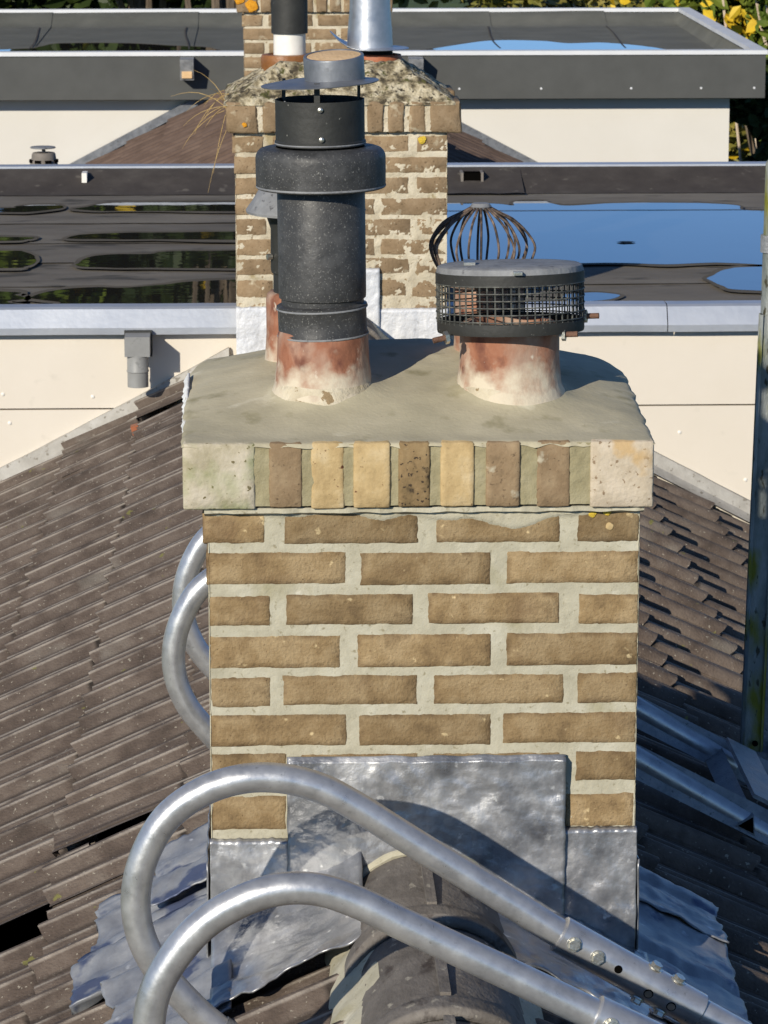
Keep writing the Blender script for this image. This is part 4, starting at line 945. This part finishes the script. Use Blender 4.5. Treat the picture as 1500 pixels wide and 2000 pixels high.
for i in range(6):
    def f(u, v, i=i):
        x = xs[i] + (xs[i + 1] + .05 * (i < 5) - xs[i]) * u; y = YB0 + .03 + (YB1 - YB0 - .03) * v
        z = 8.278 + .085 * sst((v - .90) / .08) + .005 * u + .006 * sst((v - .35) / .5) + .003 * nz(x * 2, y * 2)
        if i == 5: z = min(8.361, z + .08 * sst((u - .86) / .12))
        return (x + .03 * math.sin(v * 5 + i) * (1 if i in (1, 2, 3) else 0) * (0 < u < 1), y, z)
    MB().grid(30, 60, f).build('bitumen_sheet', 'bitumen_green', dB)
for i in range(1, 6): MB().grid(1, 30, lambda u, v, i=i: (xs[i] - .005 + .010 * u + .03 * math.sin(v * 3 + i), YB0 + 1.5 + (YB1 - YB0 - 1.95) * v, 8.2905 + .004 * v)).build('seam', 'bitumen_dark', dB)
for x0, x1 in ((-.492, -.412), (.862, .948)):
    s_ = MB().add([(x0, 20.6, 8.36), (x1, 20.6, 8.36), (x1, 20.44, 8.355), (x0, 20.44, 8.355), (x0, 20.6, 8.23), (x1, 20.6, 8.23), (x1, 20.47, 8.232), (x0, 20.47, 8.232)], [(0, 1, 2, 3), (7, 6, 5, 4), (3, 2, 6, 7), (0, 3, 7, 4), (1, 5, 6, 2)]).build('spout', 'alu_dull', dB, smooth=False)
    MB().box((x0 + .010, 20.452, 8.245), (x1 - .010, 20.462, 8.285)).build('spout_mouth', 'sand', s_, smooth=False)
for x in (-1.9, 1.17, 1.66, 2.2, 2.62, 2.94): MB().lathe([(.007, 0), (.007, .003), (0, .004)], (0, 0, 0), 8).build('screw', 'coping_white', dB).matrix_basis = Matrix.Translation((x, 20.6, 8.165)) @ Matrix.Rotation(R(90), 4, 'X')
puddle([(.3, 21.5), (.94, 21.9), (1.2, 22.3), (1.5, 22.75), (1.82, 22.72), (1.99, 22.5), (2.21, 22.55), (2.42, 22.3), (2.55, 22.0), (2.62, 21.7), (2.5, 20.9), (.3, 20.9)], 8.2895, 'blue puddle on the far dormer roof, right of the second chimney')
puddle([(-2.3, 22.0), (-1.55, 22.14), (-1.43, 22.35), (-1.32, 22.6), (-.92, 22.6), (-.61, 22.4), (-.31, 22.1), (-.3, 20.9), (-2.3, 20.9)], 8.2895, 'puddle on the far dormer roof, left of the chimneys')

# roof vent beyond the flat roof
vt = thing('roof_vent', 'small brown grey roof vent with flat disc cap behind the flat roof upstand at left', 'vent', (-.951, 14.9, 8.0))
VX, VY = -.951, 14.9
MB().lathe([(.064, 7.6), (.062, 8.315), (.060, 8.356), (.0575, 8.371), (.0535, 8.374), (.0515, 8.397), (.047, 8.404), (.0, 8.405)], (VX, VY, 0), 36).build('body', 'grey_vent', vt)
for k in range(8):
    a = 2 * math.pi * (k + .5) / 8
    MB().obox((VX + .056 * math.cos(a), VY + .056 * math.sin(a), 8.368), ((-math.sin(a), math.cos(a), 0), (math.cos(a), math.sin(a), 0), (0, 0, 1)), (.014, .006, .006)).build('slot', 'void', vt, smooth=False)
MB().lathe([(.008, 8.402), (.008, 8.426)], (VX, VY, 0), 12).build('stem', 'grey_vent', vt)
MB().lathe([(.0, 8.424), (.053, 8.423), (.0555, 8.426), (.053, 8.429), (.0, 8.432)], (VX - .003, VY, 0), 36).build('disc_cap', 'grey_cowl', vt)

# ------------------------------------------------------------------ trees behind
def tree(name, label, x, y, zc, rx, rz, n, lm, seed, leaf=.06, zb=0, bark='bark', tr=.18, ym=.0, group='trees behind the houses', ry=None):
    q = random.Random(seed); root = thing(name, label, 'tree', (x, y, zb), group)
    tp = [Vector((x + .15 * nz(i, seed), y + .15 * nz(i, seed, 4), zb + (zc + rz * .5 - zb) * i / 7)) for i in range(8)]
    MB().tube(tp, [tr * (1 - .75 * i / 7) for i in range(8)], 9).build('trunk', bark, root)
    cl = []; lim = MB(); ry = ry or rx
    for i in range(26):
        while True:
            d = Vector((q.uniform(-1, 1), q.uniform(-1, 1), q.uniform(-1, 1)))
            if .25 < d.length < 1: break
        c = Vector((x + d.x * rx * .85, y + d.y * ry * .85, zc + d.z * rz * .85)); cl.append((c, q.uniform(.22, .42) * min(rx, rz)))
        t0 = tp[min(7, 3 + int(4 * q.random()))]; lim.tube([t0, (t0 + c) / 2 + Vector((0, 0, -.1)), c], [tr * .28, tr * .18, .01], 5)
    lim.build('limb', bark, root)
    crown = MB(); yel = MB()
    for i in range(n):
        c, r = cl[q.randrange(len(cl))]
        d = Vector((q.gauss(0, 1), q.gauss(0, 1), q.gauss(0, 1))).normalized() * r * (q.random() ** .45)
        p = c + d; a = Vector((q.uniform(-1, 1), q.uniform(-1, 1), q.uniform(-.8, .3))).normalized(); b2 = a.cross(Vector((q.uniform(-1, 1), q.uniform(-1, 1), q.uniform(-1, 1)))).normalized()
        s = leaf * q.uniform(.6, 1.25); n3 = a.cross(b2)
        vs = [p - a * s, p - a * .3 * s + b2 * .55 * s + n3 * .12 * s, p + a * .45 * s + b2 * .42 * s, p + a * s - n3 * .2 * s, p + a * .45 * s - b2 * .42 * s, p - a * .3 * s - b2 * .55 * s + n3 * .12 * s]
        tgt = yel if q.random() < ym * (1.6 if nz(p.x * .9, p.y * .9, p.z * .9 + seed) > .05 else .25) else crown
        tgt.add(vs, [(0, 1, 2, 3), (0, 3, 4, 5)])
    crown.build('crown', lm, root, smooth=False)
    if yel.f: yel.build('yellow_leaves', 'leaf_yellow', root, smooth=False)
    return root
tree('tree', 'tall leafy tree beyond the far dormer at far left', -7.5, 33, 11.0, 2.4, 5.0, 5200, 'leaf_dark', 1, .12)
tree('tree', 'tall tree with yellowing leaves behind the far dormer, reflected in the left puddles', -3.2, 31, 11.0, 1.9, 5.2, 13000, 'leaf', 2, .12, ym=.07)
tree('tree', 'dark tall tree behind the far dormer roof, left of the third chimney', -1.1, 32, 10.6, 1.7, 4.8, 14000, 'leaf_dark', 3, .12, ym=.03)
tree('tree', 'slim dark tree beyond the far dormer, just left of the third chimney', -.3, 29.5, 10.6, 1.0, 3.6, 9000, 'leaf_dark', 31, .11, ym=.03)
tree('tree', 'olive green tree behind the far dormer, mostly hidden by the third chimney', .4, 37, 8.2, 1.6, 2.8, 4000, 'leaf_olive', 4, .11)
tree('tree', 'low olive hedge tree behind the far dormer, right of the third chimney', 2.8, 31, 6.8, 2.2, 1.7, 5600, 'leaf_olive', 5, .08, ym=.1)
tree('tree', 'green tree with bright yellow leaves at the upper right corner', 4.7, 27.2, 8.2, 1.6, 1.9, 11000, 'leaf', 6, .08, ym=.42)
tree('tree', 'dark green tree beside the white wall of the far dormer, right', 3.85, 24.2, 6.9, 1.0, 1.5, 17000, 'leaf_dark', 7, .065, tr=.09)
tree('tree', 'dense dark tree behind the guard post at the right edge', 5.4, 25.4, 6.6, 1.5, 1.9, 12000, 'leaf_dark', 8, .065)
tree('tree', 'pale trunk tree at the extreme upper right corner', 4.05, 27.0, 8.2, .7, 1.2, 5000, 'leaf', 9, .06, bark='bark_pale', tr=.06)
for i, (x, y, rr) in enumerate(((-8, 40, 3.2), (-2.5, 42, 3), (3, 41, 3.2), (9, 40, 3.4), (8.5, 33, 2.4))):
    tree('tree', ['broad background tree far behind at the left', 'broad background tree straight behind the third chimney', 'broad background tree right of the chimneys, far behind', 'broad background tree far behind at the right edge', 'background tree behind the yellow leaved tree at right'][i], x, y, 6.2, rr, 2.8, 3600, 'leaf_dark' if i % 2 else 'leaf_olive', 20 + i, .14)
